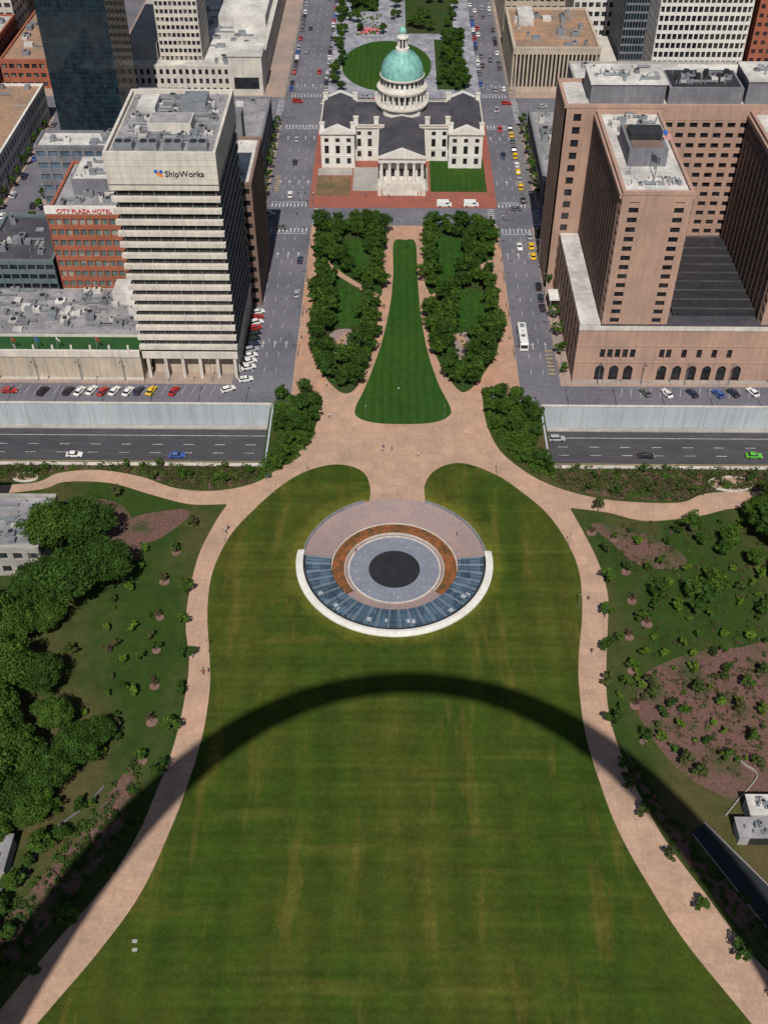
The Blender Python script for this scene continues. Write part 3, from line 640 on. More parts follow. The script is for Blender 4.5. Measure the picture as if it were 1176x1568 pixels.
def flagpole(x,y,z,h,stars=True,col=None,name='flagpole'):
    g=Group(name); g.cyl('pole:metal_grey',x,y,z,z+h,.13,.07,8); g.cyl('finial:gold_green',x,y,z+h,z+h+.3,.15,.02,8)
    n=9; k_=.7 if stars else .3
    for k in range(n):
        zt=z+h-.3-k*.32*k_; vs=[];fs=[]
        for i in range(7): 
            q=i*.8*k_; vs+=[(x+.1+q*.7,y+.35*math.sin(i*1.1)*i/6,zt-i*.16),(x+.1+q*.7,y+.35*math.sin(i*1.1)*i/6,zt-.32*k_-i*.16)]
        for i in range(6): fs.append((2*i,2*i+1,2*i+3,2*i+2))
        c=('red_cloth' if k%2==0 else 'white_paint') if stars else col
        g.add('cloth_%s:%s'%(c,c),vs,fs)
    if stars: g.add('canton:logo_blue',[(x+.12,y-.06,z+h-.3),(x+.12,y-.06,z+h-1.4),(x+1.2,y-.15,z+h-1.75),(x+1.2,y-.15,z+h-.65)],[(0,1,2,3)])
    g.finish()
flagpole(68.5,268,59.7,14)
for u,c in ((22,'red_cloth'),(58,'logo_blue'),(90,'white_paint'),(150,'red_cloth')): x,y=P(u,535,10); flagpole(x,y,9.7,5,False,c)
# --- domed courthouse
cx0=1.8; b=Group('courthouse'); WP='walls:white_paint'
def cblock(x0,x1,y0,y1,h,nx,ny,sides='SEWN'):
    b.box('windows:glass_dark',x0,x1,y0,y1,0,h-.5); d=.5
    for s_,c,a0_,a1_,nb in (('S',y0,x0-d,x1+d,nx),('N',y1,x0-d,x1+d,nx),('E',x1,y0,y1,ny),('W',x0,y0,y1,ny)):
        if s_ not in sides: continue
        def bx(p0,p1,q0,q1,dep,pt=WP):
            if s_=='S': b.box(pt,p0,p1,c-dep,c+.05,q0,q1)
            elif s_=='N': b.box(pt,p0,p1,c-.05,c+dep,q0,q1)
            elif s_=='E': b.box(pt,c-.05,c+dep,p0,p1,q0,q1)
            else: b.box(pt,c-dep,c+.05,p0,p1,q0,q1)
        bx(a0_,a1_,0,1.6,d); bx(a0_,a1_,4.2,5.8,d); bx(a0_,a1_,9.2,10.4,d-.05); bx(a0_,a1_,12.2,h,d); bx(a0_,a1_,4.9,5.3,d+.15)
        bw=(a1_-a0_)/nb
        for i in range(nb+1):
            lo=max(a0_,a0_+(i-.31)*bw); hi=min(a1_,a0_+(i+.31)*bw); bx(lo,hi,0.01,h-.01,d+.07)
    for q,(e_,za,zb) in enumerate(((.8,h-.9,h-.5),(1.1,h-.5,h))):
        b.box('cornice:trim_stone',x0-e_,x1+e_,y0-e_,y1+e_,za,zb)
def gable(part,x0,x1,y0,y1,z,hr,axis):
    if axis=='y': xm=(x0+x1)/2; vs=[(x0,y0,z),(x1,y0,z),(xm,y0,z+hr),(x0,y1,z),(x1,y1,z),(xm,y1,z+hr)]
    else: ym=(y0+y1)/2; vs=[(x0,y1,z),(x0,y0,z),(x0,ym,z+hr),(x1,y1,z),(x1,y0,z),(x1,ym,z+hr)]
    b.add(part,vs,[(0,1,2),(5,4,3),(1,4,5,2),(3,0,2,5),(0,3,4,1)])
CYD=420.
cblock(cx0-31,cx0-19,400,433,14.4,3,9); cblock(cx0+19,cx0+31,400,433,14.4,3,9)
cblock(cx0-18.4,cx0+18.4,406.5,431,14.2,9,5,'SN')
for sx in (-25,25):
    gable('pediment:white_paint',cx0+sx-7,cx0+sx+7,399,401,14.402,3.,'y'); gable('pediment:white_paint',cx0+sx-7,cx0+sx+7,432,434,14.402,3.,'y')
    gable('roof:roof_dark',cx0+sx-6.6,cx0+sx+6.6,400.4,432.6,14.405,2.75,'y')
gable('roof:roof_dark',cx0-19,cx0+19,408,430,14.21,2.9,'x')
b.box('windows:glass_dark',cx0-8,cx0+8,384.5,406,0,13); facade(b,'S',384.5,cx0-8.5,cx0+8.5,3,13.4,5,2,.55,.35,.5,WP); facade(b,'E',cx0+8,384.5,407,0,13.4,6,3,.55,.4,.5,WP); facade(b,'W',cx0-8,384.5,407,0,13.4,6,3,.55,.4,.5,WP)
b.box('portico_floor:trim_stone',cx0-9,cx0+9,380.2,384.4,0,3)
for k in range(10): b.box('steps:white_concrete',cx0-7.2,cx0+7.2,376.2+k*.4,380.21,k*.3,(k+1)*.3)
for sx in (-8.3,8.3): b.box('cheek_wall:trim_stone',cx0+sx-.8,cx0+sx+.8,376,380.19,0,2.9)
for k in range(6):
    x=cx0-7.7+k*15.4/5; b.cyl('columns:white_paint',x,381.3,3.3,10.7,.62,.5,14); b.box('column_bases:trim_stone',x-.75,x+.75,380.55,382.05,3,3.3); b.box('capitals:trim_stone',x-.75,x+.75,380.55,382.05,10.7,11.2)
b.box('entablature:white_paint',cx0-8.9,cx0+8.9,380.4,384.4,11.2,12.9); b.box('cornice:trim_stone',cx0-9.4,cx0+9.4,379.9,407,12.9,13.4)
gable('pediment:white_paint',cx0-9.4,cx0+9.4,379.9,381.,13.402,3.6,'y'); gable('roof:roof_dark',cx0-8.9,cx0+8.9,381.0,412,13.42,3.35,'y')
for (x,y) in ((-18,407.6),(-10,407.2),(10,407.2),(18,407.6),(-31,402),(31,402),(-31,431),(31,431),(-19,431),(19,431),(-19,402),(19,402),(-10,430.5),(10,430.5)):
    b.box('chimneys:white_paint',cx0+x-.9,cx0+x+.9,y-.7,y+.7,14.4,17.2); b.box('chimney_caps:trim_stone',cx0+x-1.05,cx0+x+1.05,y-.85,y+.85,17.2,17.5)
b.cyl('drum_base:white_paint',cx0,CYD,12,18.2,9.9,n=8); b.cyl('drum_cornice:trim_stone',cx0,CYD,18.2,18.8,10.4,n=40)
b.cyl('drum:white_paint',cx0,CYD,18.8,25.3,7.9,n=40)
for k in range(24):
    t=2*math.pi*(k+.5)/24; b.cyl('colonnade:white_paint',cx0+9.2*math.cos(t),CYD+9.2*math.sin(t),18.8,23.9,.36,n=8)
    t2=2*math.pi*k/24; c,s_=math.cos(t2),math.sin(t2); b.obox('drum_windows:glass_dark',cx0+7.9*c,CYD+7.9*s_,.12,.95,20,23.2,t2)
    b.obox('attic_windows:glass_dark',cx0+7.75*c,CYD+7.75*s_,.12,.9,26.3,28.1,t2)
b.lathe('ring:trim_stone',cx0,CYD,[(7.9,23.9),(9.8,23.9),(10,24.8),(9.4,25.0),(7.6,25.0)],48)
b.cyl('attic:white_paint',cx0,CYD,25.,28.9,7.75,n=48); b.lathe('ring:trim_stone',cx0,CYD,[(7.7,28.7),(8.7,28.8),(8.8,29.3),(7.9,29.6)],48)
prof=[(8.4*math.cos(t),29.5+9.2*math.sin(t)) for t in [math.pi/2*i/14*.93 for i in range(15)]]
b.lathe('dome:verdigris',cx0,CYD,prof,48)
for k in range(24):
    t=2*math.pi*k/24; c,s_=math.cos(t),math.sin(t); vs=[]
    for r,z in prof: 
        for q in (-.14,.14): vs.append((cx0+(r+.12)*c-q*s_,CYD+(r+.12)*s_+q*c,z+.1))
    b.add('dome_ribs:verdigris',vs,[(2*i,2*i+2,2*i+3,2*i+1) for i in range(14)])
b.lathe('lantern_base:white_paint',cx0,CYD,[(0,39.4),(2.6,39.4),(2.6,38.3),(2.4,38.2)],24); b.cyl('lantern:glass_dark',cx0,CYD,39.3,43,1.35,n=16)
for k in range(8): t=2*math.pi*k/8; b.cyl('lantern_columns:white_paint',cx0+1.7*math.cos(t),CYD+1.7*math.sin(t),39.4,43,.3,n=8)
b.cyl('lantern_cornice:white_paint',cx0,CYD,43,43.5,2.3,n=20); b.cyl('lantern_top:white_paint',cx0,CYD,43.5,45,1.5,1.3,n=16)
b.lathe('cupola:verdigris',cx0,CYD,[(1.5*math.cos(t),45+2.2*math.sin(t)) for t in [math.pi/2*i/8 for i in range(9)]],20)
b.cyl('finial:gold_green',cx0,CYD,47.1,49,.45,.1,10); b.cyl('flagstaff:metal_grey',cx0,CYD,49,60,.12,.06,8)
b.finish()
# small park buildings at left / right margins
b=Group('service_building'); x,y=P(40,800,9); block(b,x-12,x+5,y-9,y+9,0,9,'walls:concrete',2,5,4,.4,.5,'glass','roof_grey',18,big=.6)
block(b,x-30,x-12.6,y-11,y+14,0,12,'walls:grey_panel',3,4,6,.3,.5,'glass_dark','roof_grey',8,big=.6); b.finish()
b=Group('service_building'); x,y=P(1156,1250,3); 
b.box('walls:concrete',x-4,x+14,y-4.5,y-.5,0,3.); b.box('roof:roof_grey',x-4.3,x+14.3,y-4.8,y-.3,3.,3.3); b.box('walls_2:concrete',x-1,x+14,y-.2,y+4,0,3.8); b.box('roof_2:roof_white',x-1.3,x+14.3,y-.25,y+4.3,3.8,4.1)
b.box('opening:metal_dark',x-2,x+3,y-4.52,y-4.5,0,2.5); equip(b,x-3,x+8,y-4.4,y-1,3.3,10,.35); equip(b,x,x+10,y,y+3.5,4.1,10,.35)
b.finish()
b=Group('service_building'); x,y=P(5,1300,4); b.box('walls:concrete',x-8,x+1,y-4,y+3,0,3.5); b.box('roof:roof_grey',x-8.3,x+1.3,y-4.3,y+3.3,3.5,3.9); equip(b,x-7,x,y-3,y+2,3.9,10,.4); b.finish()
# ------------------------------------------------------------------ park surfaces
sheet('mulch_bed',[G(closed([(990,1030),(1060,1000),(1130,992),(1240,990),(1240,1260),(1120,1225),(1040,1180),(985,1110),(975,1070)],6))],.06,'mulch')
sheet('mulch_bed',[G(closed([(905,802),(960,808),(1040,845),(1045,870),(980,866),(935,830)],6))],.055,'mulch')
sheet('mulch_bed',[G(closed([(120,765),(180,770),(205,800),(215,850),(180,860),(150,820)],6))],.055,'mulch')
sheet('mulch_bed',[G(closed([(200,795),(275,780),(290,790),(250,822),(215,830)],6))],.06,'mulch')
sheet('railway_cut',[G([(1057,1275),(1078,1260),(1300,1480),(1300,1560),(1176,1425)])],.05,'plaza_dark')
def wallpath(g,part,pts,z1,t,h0=0):
    q=G(pts)
    for (a,c) in zip(q[:-1],q[1:]):
        L=math.hypot(c[0]-a[0],c[1]-a[1]); g.obox(part,(a[0]+c[0])/2,(a[1]+c[1])/2,L+t*.3,t,h0,z1,math.atan2(c[1]-a[1],c[0]-a[0]))
g=Group('guide_rail'); wallpath(g,'rail:concrete',[(1078,1260),(1300,1480)],.3,.12); wallpath(g,'rail:concrete',[(1060,1278),(1176,1425),(1300,1560)],.3,.12); g.finish()
g=Group('retaining_wall'); wallpath(g,'wall:concrete',curve([(1120,1158),(1140,1172),(1158,1190),(1130,1225),(1110,1250)],5),.5,.2); g.finish()
g=Group('retaining_wall'); wallpath(g,'wall:grey_panel',curve([(-20,1382),(40,1330),(80,1275),(128,1238),(160,1205)],6),.4,.22); g.finish()
sheet('mulch_bed',[G(curve([(-60,1480),(60,1350),(150,1240),(200,1170)],5)+curve([(215,1215),(175,1290),(110,1375),(-60,1570)],5))],.05,'mulch')
sheet('mulch_bed',[G(curve([(950,1135),(1000,1220),(1060,1300),(1180,1420),(1300,1530)],5)+curve([(1300,1590),(1176,1470),(1090,1370),(1030,1290),(985,1215)],5))],.045,'mulch')
g=Group('lawn_hatch')
for u,v in ((207,1442),(207,1455)): x,y=P(u,v); g.box('lid:concrete',x-.45,x+.45,y-.32,y+.32,.1,.24)
g.finish()
# ------------------------------------------------------------------ vegetation
def leaves(cent,rad_,n,size,rg,outc=None,flat=.5):
    k=rg.integers(0,len(cent),n); d=rg.normal(size=(n,3)); d/=np.linalg.norm(d,axis=1)[:,None]
    rr=rad_[k]*(.35+.65*rg.random(n)**.5); p=cent[k]+d*rr[:,None]*np.array([1,1,.75])
    nm=d*.9+rg.normal(size=(n,3))*.55+np.array([0,0,flat]); nm/=np.linalg.norm(nm,axis=1)[:,None]
    t=np.cross(nm,rg.normal(size=(n,3))); t/=np.linalg.norm(t,axis=1)[:,None]; bt=np.cross(nm,t)
    s=size*(.6+.8*rg.random(n)); a=t*s[:,None]*.5; c=bt*(s*(.35+.35*rg.random(n)))[:,None]
    V=np.stack([p-a,p-c*.9+a*.1,p+a,p+c],1).reshape(-1,3); return V
def tree_mesh(name,H,R,n,size,seed,leaf,clumps=26,trunk=.25):
    rg=np.random.default_rng(seed); g=Group(name); cen=[];rr=[]
    for i in range(clumps):
        d=rg.normal(size=3); d/=np.linalg.norm(d); d[2]=d[2]*.9+.1; f=R*(.35+.5*rg.random())
        cen.append((d[0]*f*(1+.15*math.sin(3*math.atan2(d[1],d[0])+seed)),d[1]*f,H*.62+d[2]*(H*.30)*(.5+.6*rg.random()))); rr.append(R*(.2+.2*rg.random()))
    cen=np.array(cen); rr=np.array(rr)
    g.cyl('t:bark',0,0,0,H*.5,trunk,trunk*.55,7)
    for i in range(0,clumps,4):
        c=Vector(cen[i]); s0=Vector((0,0,H*(.3+.15*rg.random()))); ax=(c-s0); L=ax.length; q=ax.to_track_quat('Z','Y'); vs=[]
        for zz,r in ((0,trunk*.45),(L,trunk*.12)):
            for k in range(5): vs.append(tuple(s0+q@Vector((r*math.cos(k*1.2566),r*math.sin(k*1.2566),zz))))
        g.add('t:bark',vs,[(k,(k+1)%5,5+(k+1)%5,5+k) for k in range(5)])
    V=leaves(cen,rr,n,size,rg); m=len(V)//4
    g.add('l:'+leaf,[tuple(v) for v in V],[(4*i,4*i+1,4*i+2,4*i+3) for i in range(m)])
    return g.mesh()
T_sq=[tree_mesh('tree',6.6+i*.4,2.7+.22*i,1700,.46,10+i,'leaf' if i%2 else 'leaf_deep',26,.2) for i in range(5)]
T_sm=[tree_mesh('tree',4.0+.4*i,1.5+.2*i,620,.36,30+i,['leaf','leaf_shrub','leaf_deep','leaf'][i],13,.11) for i in range(4)]
T_br=[tree_mesh('tree',3.2+.4*i,1.3+.2*i,460,.36,50+i,'leaf_bright',11,.1) for i in range(2)]
T_big=[tree_mesh('tree',15+i,8.+.6*i,17000,.56,60+i,'leaf_deep' if i%2 else 'leaf',80,.6) for i in range(3)]
T_bare=[tree_mesh('tree',3.4,1.3,150,.3,80,'leaf_dry',12,.1)]
def put(me,x,y,s=1.,z=.1,name=None,rot=None,sz=None):
    o=link(bpy.data.objects.new(name or me.name.split('.')[0],me)); o.location=(x,y,z); o.scale=(s,s,s*(sz or random.uniform(.85,1.15))); o.rotation_euler=(0,0,random.uniform(0,6.28) if rot is None else rot); return o
for poly in (GL,GR):
    xs_=[p[0] for p in poly]; ys_=[p[1] for p in poly]; done=[]; tries=0
    while tries<9000 and len(done)<80:
        tries+=1; p=(random.uniform(min(xs_),max(xs_)),random.uniform(min(ys_),max(ys_)))
        if not inside(p,poly) or any(inside((p[0],p[1]+q),pw) for pw in PW for q in (0,4)) or any(math.hypot(p[0]-a,p[1]-c)<1.6 or math.hypot(p[0]-a,p[1]+4-c)<1.3 for a,c in PS) or any(math.hypot(p[0]-a,p[1]-c)<3.4 for a,c in done): continue
        done.append(p); put(random.choice(T_sq),p[0],p[1],random.uniform(.7,1.08),name='shade_tree')
def bed(name,poly,n,rmin,rmax,leafkey,per=45,size=.42,seed=0,z=.1):
    rg=np.random.default_rng(seed+100); xs_=[p[0] for p in poly]; ys_=[p[1] for p in poly]; c=[];r=[]
    t=0
    while len(c)<n and t<n*30:
        t+=1; p=(rg.uniform(min(xs_),max(xs_)),rg.uniform(min(ys_),max(ys_)))
        if inside(p,poly): q=rg.uniform(rmin,rmax); c.append((p[0],p[1],z+q*.55)); r.append(q)
    V=leaves(np.array(c),np.array(r),len(c)*per,size,rg,flat=.8); m=len(V)//4; V[:,2]=np.maximum(V[:,2],z)
    g=Group(name); g.add('l:'+leafkey,[tuple(v) for v in V],[(4*i,4*i+1,4*i+2,4*i+3) for i in range(m)]); return g.single()
b1=G(curve([(418,618),(440,610),(484,606),(486,640),(478,668),(455,700),(425,722),(402,735),(400,715),(420,692),(428,668)],3))
b2=G(curve([(742,606),(790,612),(828,625),(826,660),(818,690),(835,712),(850,735),(815,722),(775,690),(750,655)],3))
bed('shrub_bed',b1,280,.6,1.5,'leaf',48,.42,1); bed('shrub_bed',b2,310,.6,1.5,'leaf',48,.42,2)
for p in (b1,b2):
    k=0
    while k<22:
        q=(random.uniform(min(a for a,_ in p),max(a for a,_ in p)),random.uniform(min(c for _,c in p),max(c for _,c in p)))
        if inside(q,p): put(random.choice(T_sq),q[0],q[1],random.uniform(.5,.85)); k+=1
s1=G([(-60,716),(200,712),(400,718),(400,735),(330,749),(270,745),(215,727),(150,716),(90,720),(40,735),(-60,738)])
s2=G([(842,716),(1000,720),(1240,722),(1240,748),(1150,750),(1090,750),(1040,767),(950,764),(890,753),(845,738)])
bed('shrub_bed',s1,460,.4,1.3,'leaf_shrub',38,.36,3); bed('shrub_bed',s2,470,.4,1.3,'leaf_shrub',38,.36,4)
bed('shrub_bed',s1,110,.5,1.3,'leaf',40,.36,13); bed('shrub_bed',s2,110,.5,1.3,'leaf',40,.36,14)
bed('dry_shrubs',s1,120,.4,.9,'leaf_dry',34,.34,5); bed('dry_shrubs',s2,130,.4,.9,'leaf_dry',34,.34,6)
for p in (s1,s2): sheet('mulch_bed',[p],.05,'mulch')
for i in range(20):
    for p in (s1,s2):
        for t in range(40):
            q=(random.uniform(min(a for a,_ in p),max(a for a,_ in p)),random.uniform(min(c for _,c in p),max(c for _,c in p)))
            if inside(q,p): put(random.choice(T_sm),q[0],q[1],random.uniform(.5,.85),name='small_tree'); break
for i,p in enumerate((GL,GR)): bed('shrub_bed',p,200,.3,.7,'leaf',24,.34,7+i,.15)
bl=G([(-60,1470),(60,1345),(150,1235),(205,1160),(228,1200),(185,1290),(115,1380),(-60,1580)])
br_=G([(955,1130),(1005,1215),(1060,1290),(1180,1410),(1300,1520),(1300,1600),(1176,1478),(1090,1375),(1030,1295),(985,1220)])
bed('shrub_bed',bl,190,.4,1.3,'leaf_deep',44,.34,20); bed('shrub_bed',br_,150,.3,.9,'leaf_deep',36,.34,21)
for u,v in [(297,800),(268,838),(287,903),(282,950),(288,1004),(278,1058),(266,1118),(250,1180),(213,1262),(168,1335),(113,1408),(52,1487),(-10,1560),
            (915,775),(925,840),(928,888),(925,938),(925,990),(928,1045),(936,1105),(958,1200),(983,1243),(1022,1308),(1070,1387),(1128,1462),(1190,1530)]:
    x,y=P(u,v+8); put(random.choice(T_sm),x,y,random.uniform(.9,1.2),name='young_tree')
g=Group('mulch_ring'); 
for u,v in [(245,940),(240,990),(237,1045),(233,1100),(218,1160),(252,885),(270,840),(940,820),(958,870),(967,915),(963,970),(968,1022),(972,1075),(990,950),(905,810),(1060,800),(985,1130)]:
    x,y=P(u,v+6); g.cyl('m:mulch_pink',x,y,.0,.09,random.uniform(.9,1.3),n=18); put(T_sm[random.randrange(4)] if random.random()<.6 else T_bare[0],x,y,random.uniform(.65,.95),name='young_tree')
g.single()
for u,v in [(1085,940),(1020,895),(1130,920),(1050,870),(1145,975),(1110,1025),(1058,1025),(1100,1075),(1040,1110),(1080,1135),(1128,1085),(1150,1130),(1048,1165),(1078,875),(1120,870),(1160,880),(975,830),(1000,930),(1015,1000),(1010,860),(165,960),(120,800),(180,755),(145,880),(200,900),(110,1000),(130,1090),(145,1230),(90,1240),
            (1065,1060),(1025,1080),(1010,1130),(1165,1030),(1140,1050),(1090,1105),(1165,1090),(1110,1160),(1070,1185),(1160,1170),(990,870),(1035,930),(1000,975),(1045,985),(1105,970),(1165,940),(1020,830),(1070,830),(985,1000),(995,1050),(1090,1000),(205,960),(190,1010),(205,1060),(180,1110),(215,870),(225,840),(160,1150)]:
    x,y=P(u,v+6); put(random.choice(T_br+T_sm+T_br),x,y,random.uniform(.65,1.15),name='young_tree')
for k in range(70):
    x,y=P(random.uniform(945,1180),random.uniform(800,1180)); put(random.choice(T_br+T_sm),x,y,random.uniform(.35,.9),name='young_tree')
for k in range(22):
    x,y=P(random.uniform(150,250),random.uniform(830,1170)); put(random.choice(T_sm+T_bare),x,y,random.uniform(.3,.8),name='young_tree')
for u,v,s in [(1085,905,1.),(1070,925,.8),(1120,820,.95),(1110,835,.8),(1170,810,1.3),(1180,770,1.2),(1150,780,.8),(1060,797,.8),(1095,890,.9),(1160,850,.9),(1010,900,.7),(1060,900,.7)]:
    x,y=P(u,v,4); put(random.choice(T_sq),x,y,s*1.1)
PB=G([(985,1040),(1170,1000),(1170,1200),(1040,1170)])
bed('dry_shrubs',PB,110,.2,.6,'leaf_dry',24,.25,31); bed('shrub_bed',PB,150,.2,.7,'leaf_shrub',28,.25,32)
bed('shrub_bed',G([(930,800),(1170,800),(1170,985),(990,1010)]),170,.2,.8,'leaf_shrub',30,.27,33)
bed('dry_shrubs',G([(930,800),(1170,800),(1170,985),(990,1010)]),80,.2,.6,'leaf_dry',24,.25,34)
# large trees on the left
for u,v,s in [(75,812,.8),(130,802,.85),(165,865,.8),(105,880,.95),(55,895,.75),(70,945,.5),(20,1020,.8),(60,1035,.62),(-15,1080,.8),(30,1150,.72),(75,1180,.6),(115,1140,.62),(10,1215,.65),(50,1235,.5),(-30,1190,.8),(-40,950,.9),(85,1095,.55),(0,1120,.6),(150,1120,.45),(20,960,.6),(-10,1270,.5)]:
    x,y=P(u,v,9*s); put(random.choice(T_big),x,y,s,rot=random.uniform(0,6.28),name='large_tree')
for u,v,s in [(1200,800,.7),(1215,860,.6),(1175,765,.45)]:
    x,y=P(u,v,8); put(random.choice(T_big),x,y,s,name='large_tree')
for u,v,s in [(-5,1385,.9),(20,1345,.8),(-30,1440,1.),(60,1290,.8),(10,1420,.7),(90,1270,.6),(120,1225,.6),(-10,1480,.9),(40,1310,.6)]:
    x,y=P(u,v,4); put(random.choice(T_sq),x,y,s,name='shade_tree')
# street trees
for y in range(374,440,8): put(random.choice(T_sm),-50.5,y,1.2,name='street_tree')
for y in range(476,620,9): put(random.choice(T_sq),-29+random.uniform(0,7),y,random.uniform(.6,.85),name='street_tree'); put(random.choice(T_sq),33+random.uniform(-8,0),y,random.uniform(.6,.9),name='street_tree')
for y in range(262,350,10): put(random.choice(T_sm),50.6,y,1.1,name='street_tree')
for y in range(376,440,9): put(random.choice(T_sm),53,y,1.2,name='street_tree')
for y in range(300,440,9): put(random.choice(T_sm),-132.8,y,1.3,name='street_tree'); put(random.choice(T_sm),-148,y,1.2,name='street_tree')
for k in range(34): put(random.choice(T_sq),random.uniform(18,31),random.uniform(478,540),random.uniform(.6,.95),name='plaza_tree')
for k in range(14): put(random.choice(T_sq),random.uniform(-30,-26),random.uniform(478,600),random.uniform(.6,.9),name='plaza_tree')
for k in range(48): put(random.choice(T_sq),random.uniform(-24,28),random.uniform(545,635),random.uniform(.6,1.),name='plaza_tree')
for r in (rect(18,31,478,540),rect(-24,-10,580,630),rect(4,28,548,600)): sheet('planting_bed',[r],.19,'bed_ground')
bed('flower_bed',rect(-20,-8,545,575),60,.4,.8,'leaf_bright',30,.5,11); sheet('flower_bed',[rect(-19,-9,548,556)],.22,'flower')
# ------------------------------------------------------------------ vehicles
def car_mesh(paint,kind=0):
    g=Group('car'); W=.92; Hb=[.95,1.05,.98][kind]; Ht=[1.45,1.75,1.5][kind]; L=[2.3,2.35,2.2][kind]
    prof=[(-L,.35),(-L-.04,.62),(-L+.08,Hb-.08),(-L+.5,Hb),(1.0,Hb),(L-.3,Hb-.16),(L,Hb-.32),(L+.05,.55),(L,.35)]
    n=len(prof); vs=[]
    for y,s_ in ((-W,.93),(-W*.86,1.),(W*.86,1.),(W,.93)):
        for x,z in prof: vs.append((x*s_ if abs(y)>W*.9 else x,y,.35+(z-.35)*(.9 if abs(y)>W*.9 else 1)))
    fs=[(q*n+i,q*n+(i+1)%n,(q+1)*n+(i+1)%n,(q+1)*n+i) for q in range(3) for i in range(n)]+[tuple(range(n-1,-1,-1)),tuple(range(3*n,4*n))]
    g.add('b:'+paint,vs,fs)
    r0,r1=[(-1.75,-1.15),(-2.15,-1.85),(-1.9,-1.5)][kind]; f0,f1=[(1.05,.3),(1.1,.45),(1.,.4)][kind]
    wb,wt=.8,.64
    g.add('w:glass_dark',[(r0,-wb,Hb-.02),(f0,-wb,Hb-.02),(f0,wb,Hb-.02),(r0,wb,Hb-.02),(r1,-wt,Ht-.05),(f1,-wt,Ht-.05),(f1,wt,Ht-.05),(r1,wt,Ht-.05)],[(0,1,5,4),(1,2,6,5),(2,3,7,6),(3,0,4,7)])
    g.add('b:'+paint,[(r1-.06,-wt-.03,Ht-.07),(f1+.06,-wt-.03,Ht-.07),(f1+.06,wt+.03,Ht-.07),(r1-.06,wt+.03,Ht-.07),(r1+.08,-wt+.08,Ht+.02),(f1-.1,-wt+.08,Ht+.02),(f1-.1,wt-.08,Ht+.02),(r1+.08,wt-.08,Ht+.02)],[(0,1,5,4),(1,2,6,5),(2,3,7,6),(3,0,4,7),(4,5,6,7)])
    for sy in (-1,1):
        for xx in ((r1+f1)/2,): g.box('b:'+paint,xx-.06,xx+.06,sy*.8-.03,sy*.8+.03,Hb-.05,Hb+.2)
        for xx in (-1.4,1.4):
            a=[2*math.pi*i/12 for i in range(12)]; y0,y1=(sy*.72,sy*.94)
            vs=[(xx+.34*math.cos(t),y0,.34+.34*math.sin(t)) for t in a]+[(xx+.34*math.cos(t),y1,.34+.34*math.sin(t)) for t in a]
            g.add('t:rubber',vs,[(i,(i+1)%12,12+(i+1)%12,12+i) for i in range(12)]+[tuple(range(12)),tuple(range(12,24))])
        g.box('h:lamp_lens',L-.12,L+.03,sy*.68-.16,sy*.68+.16,Hb-.42,Hb-.27); g.box('r:red_cloth',-L-.05,-L+.1,sy*.72-.14,sy*.72+.14,Hb-.3,Hb-.14)
        g.box('m:'+paint,.75,.9,sy*.98-.1,sy*.98+.1,Hb-.02,Hb+.13)
    return g.mesh()
CM={}
def car(x,y,ang,col='white',kind=None,z=.05,name='parked_car'):
    kind=random.choice((0,0,1,2)) if kind is None else kind; k=(col,kind)
    if k not in CM: CM[k]=car_mesh('paint_'+col,kind)
    o=link(bpy.data.objects.new(name,CM[k])); o.location=(x,y,z); o.rotation_euler=(0,0,ang+random.uniform(-.05,.05)); return o
cols=['white','black','silver','red','blue','navy','grey','white','black','silver','grey']
for u,c in zip((15,67,105,123,141,158,176,197,213,232,267),('red','black','black','white','white','red','white','white','navy','yellow','red')):
    x,y=P(u,602); car(x,y+.4+random.uniform(-.4,.4),rad(70) if u>20 else 0,c)
for u,v,c,a in ((350,598,'white',30),(377,583,'white',20)):
    x,y=P(u,v); car(x,y,rad(a),c,2,name='car')
for u,c in zip((988,1020,1059,1098,1122,1152),('grey','white','navy','blue','navy','white')):
    x,y=P(u,605); car(x,y+.3+random.uniform(-.4,.4),rad(115),c)
for i,c in enumerate(('white','white','white','silver','navy','black','black','red','white','red','white')):
    car(-44.9,264+i*3.05,rad(25),c)
for u,v,c,a in ((455,452,'silver',90),(460,400,'navy',90),(432,350,'grey',0),(445,300,'white',90),(452,250,'navy',90),(455,215,'silver',90)):
    x,y=P(u,v); car(x,y,rad(a),c,name='car')
for yv,c in ((298,'black'),(304,'navy'),(311,'black'),(331,'yellow'),(338,'yellow'),(345,'silver'),(372,'black'),(383,'yellow'),(389,'silver'),(396,'yellow'),(402,'white'),(410,'yellow'),(416,'black'),(424,'grey'),(430,'yellow'),(437,'black')):
    car(47.6,yv,rad(90),c)
for u,v,c in ((770,240,'navy'),(765,200,'red'),(795,380,'white'),(760,170,'silver')):
    x,y=P(u,v); car(x,y,rad(-90),c,name='car')
x,y=P(852,674,-7); car(x,y,0,'silver',1,TD+.02,'car'); x,y=P(988,700,-7); car(x,y,0,'black',0,TD+.02,'car'); x,y=P(1153,700,-7); car(x,y,0,'green',0,TD+.02,'car')
x,y=P(115,698,-7); car(x,y,0,'white',0,TD+.02,'car'); x,y=P(272,699,-7); car(x,y,0,'blue',0,TD+.02,'car')
for u,v,c,a in ((456,157,'red',0),(560,150,'silver',0),(500,160,'white',0),(690,158,'black',0),(775,160,'red',0),(720,170,'white',0),(405,182,'navy',0),(830,165,'silver',0),(20,300,'white',90),(60,235,'navy',90),(575,156,'red',0),(412,330,'silver',0),(790,322,'grey',0)):
    x,y=P(u,v); car(x,y,rad(a),c,name='car')
for X in (-47.6,-32.2,37.9,47.8):
    y=478
    while y<620:
        if random.random()<.72: car(X,y,rad(90),random.choice(cols))
        y+=6.2
for k in range(16): car(random.choice((-43.5,-39,-36,40,44)),random.uniform(475,620),rad(90),random.choice(cols),name='car')
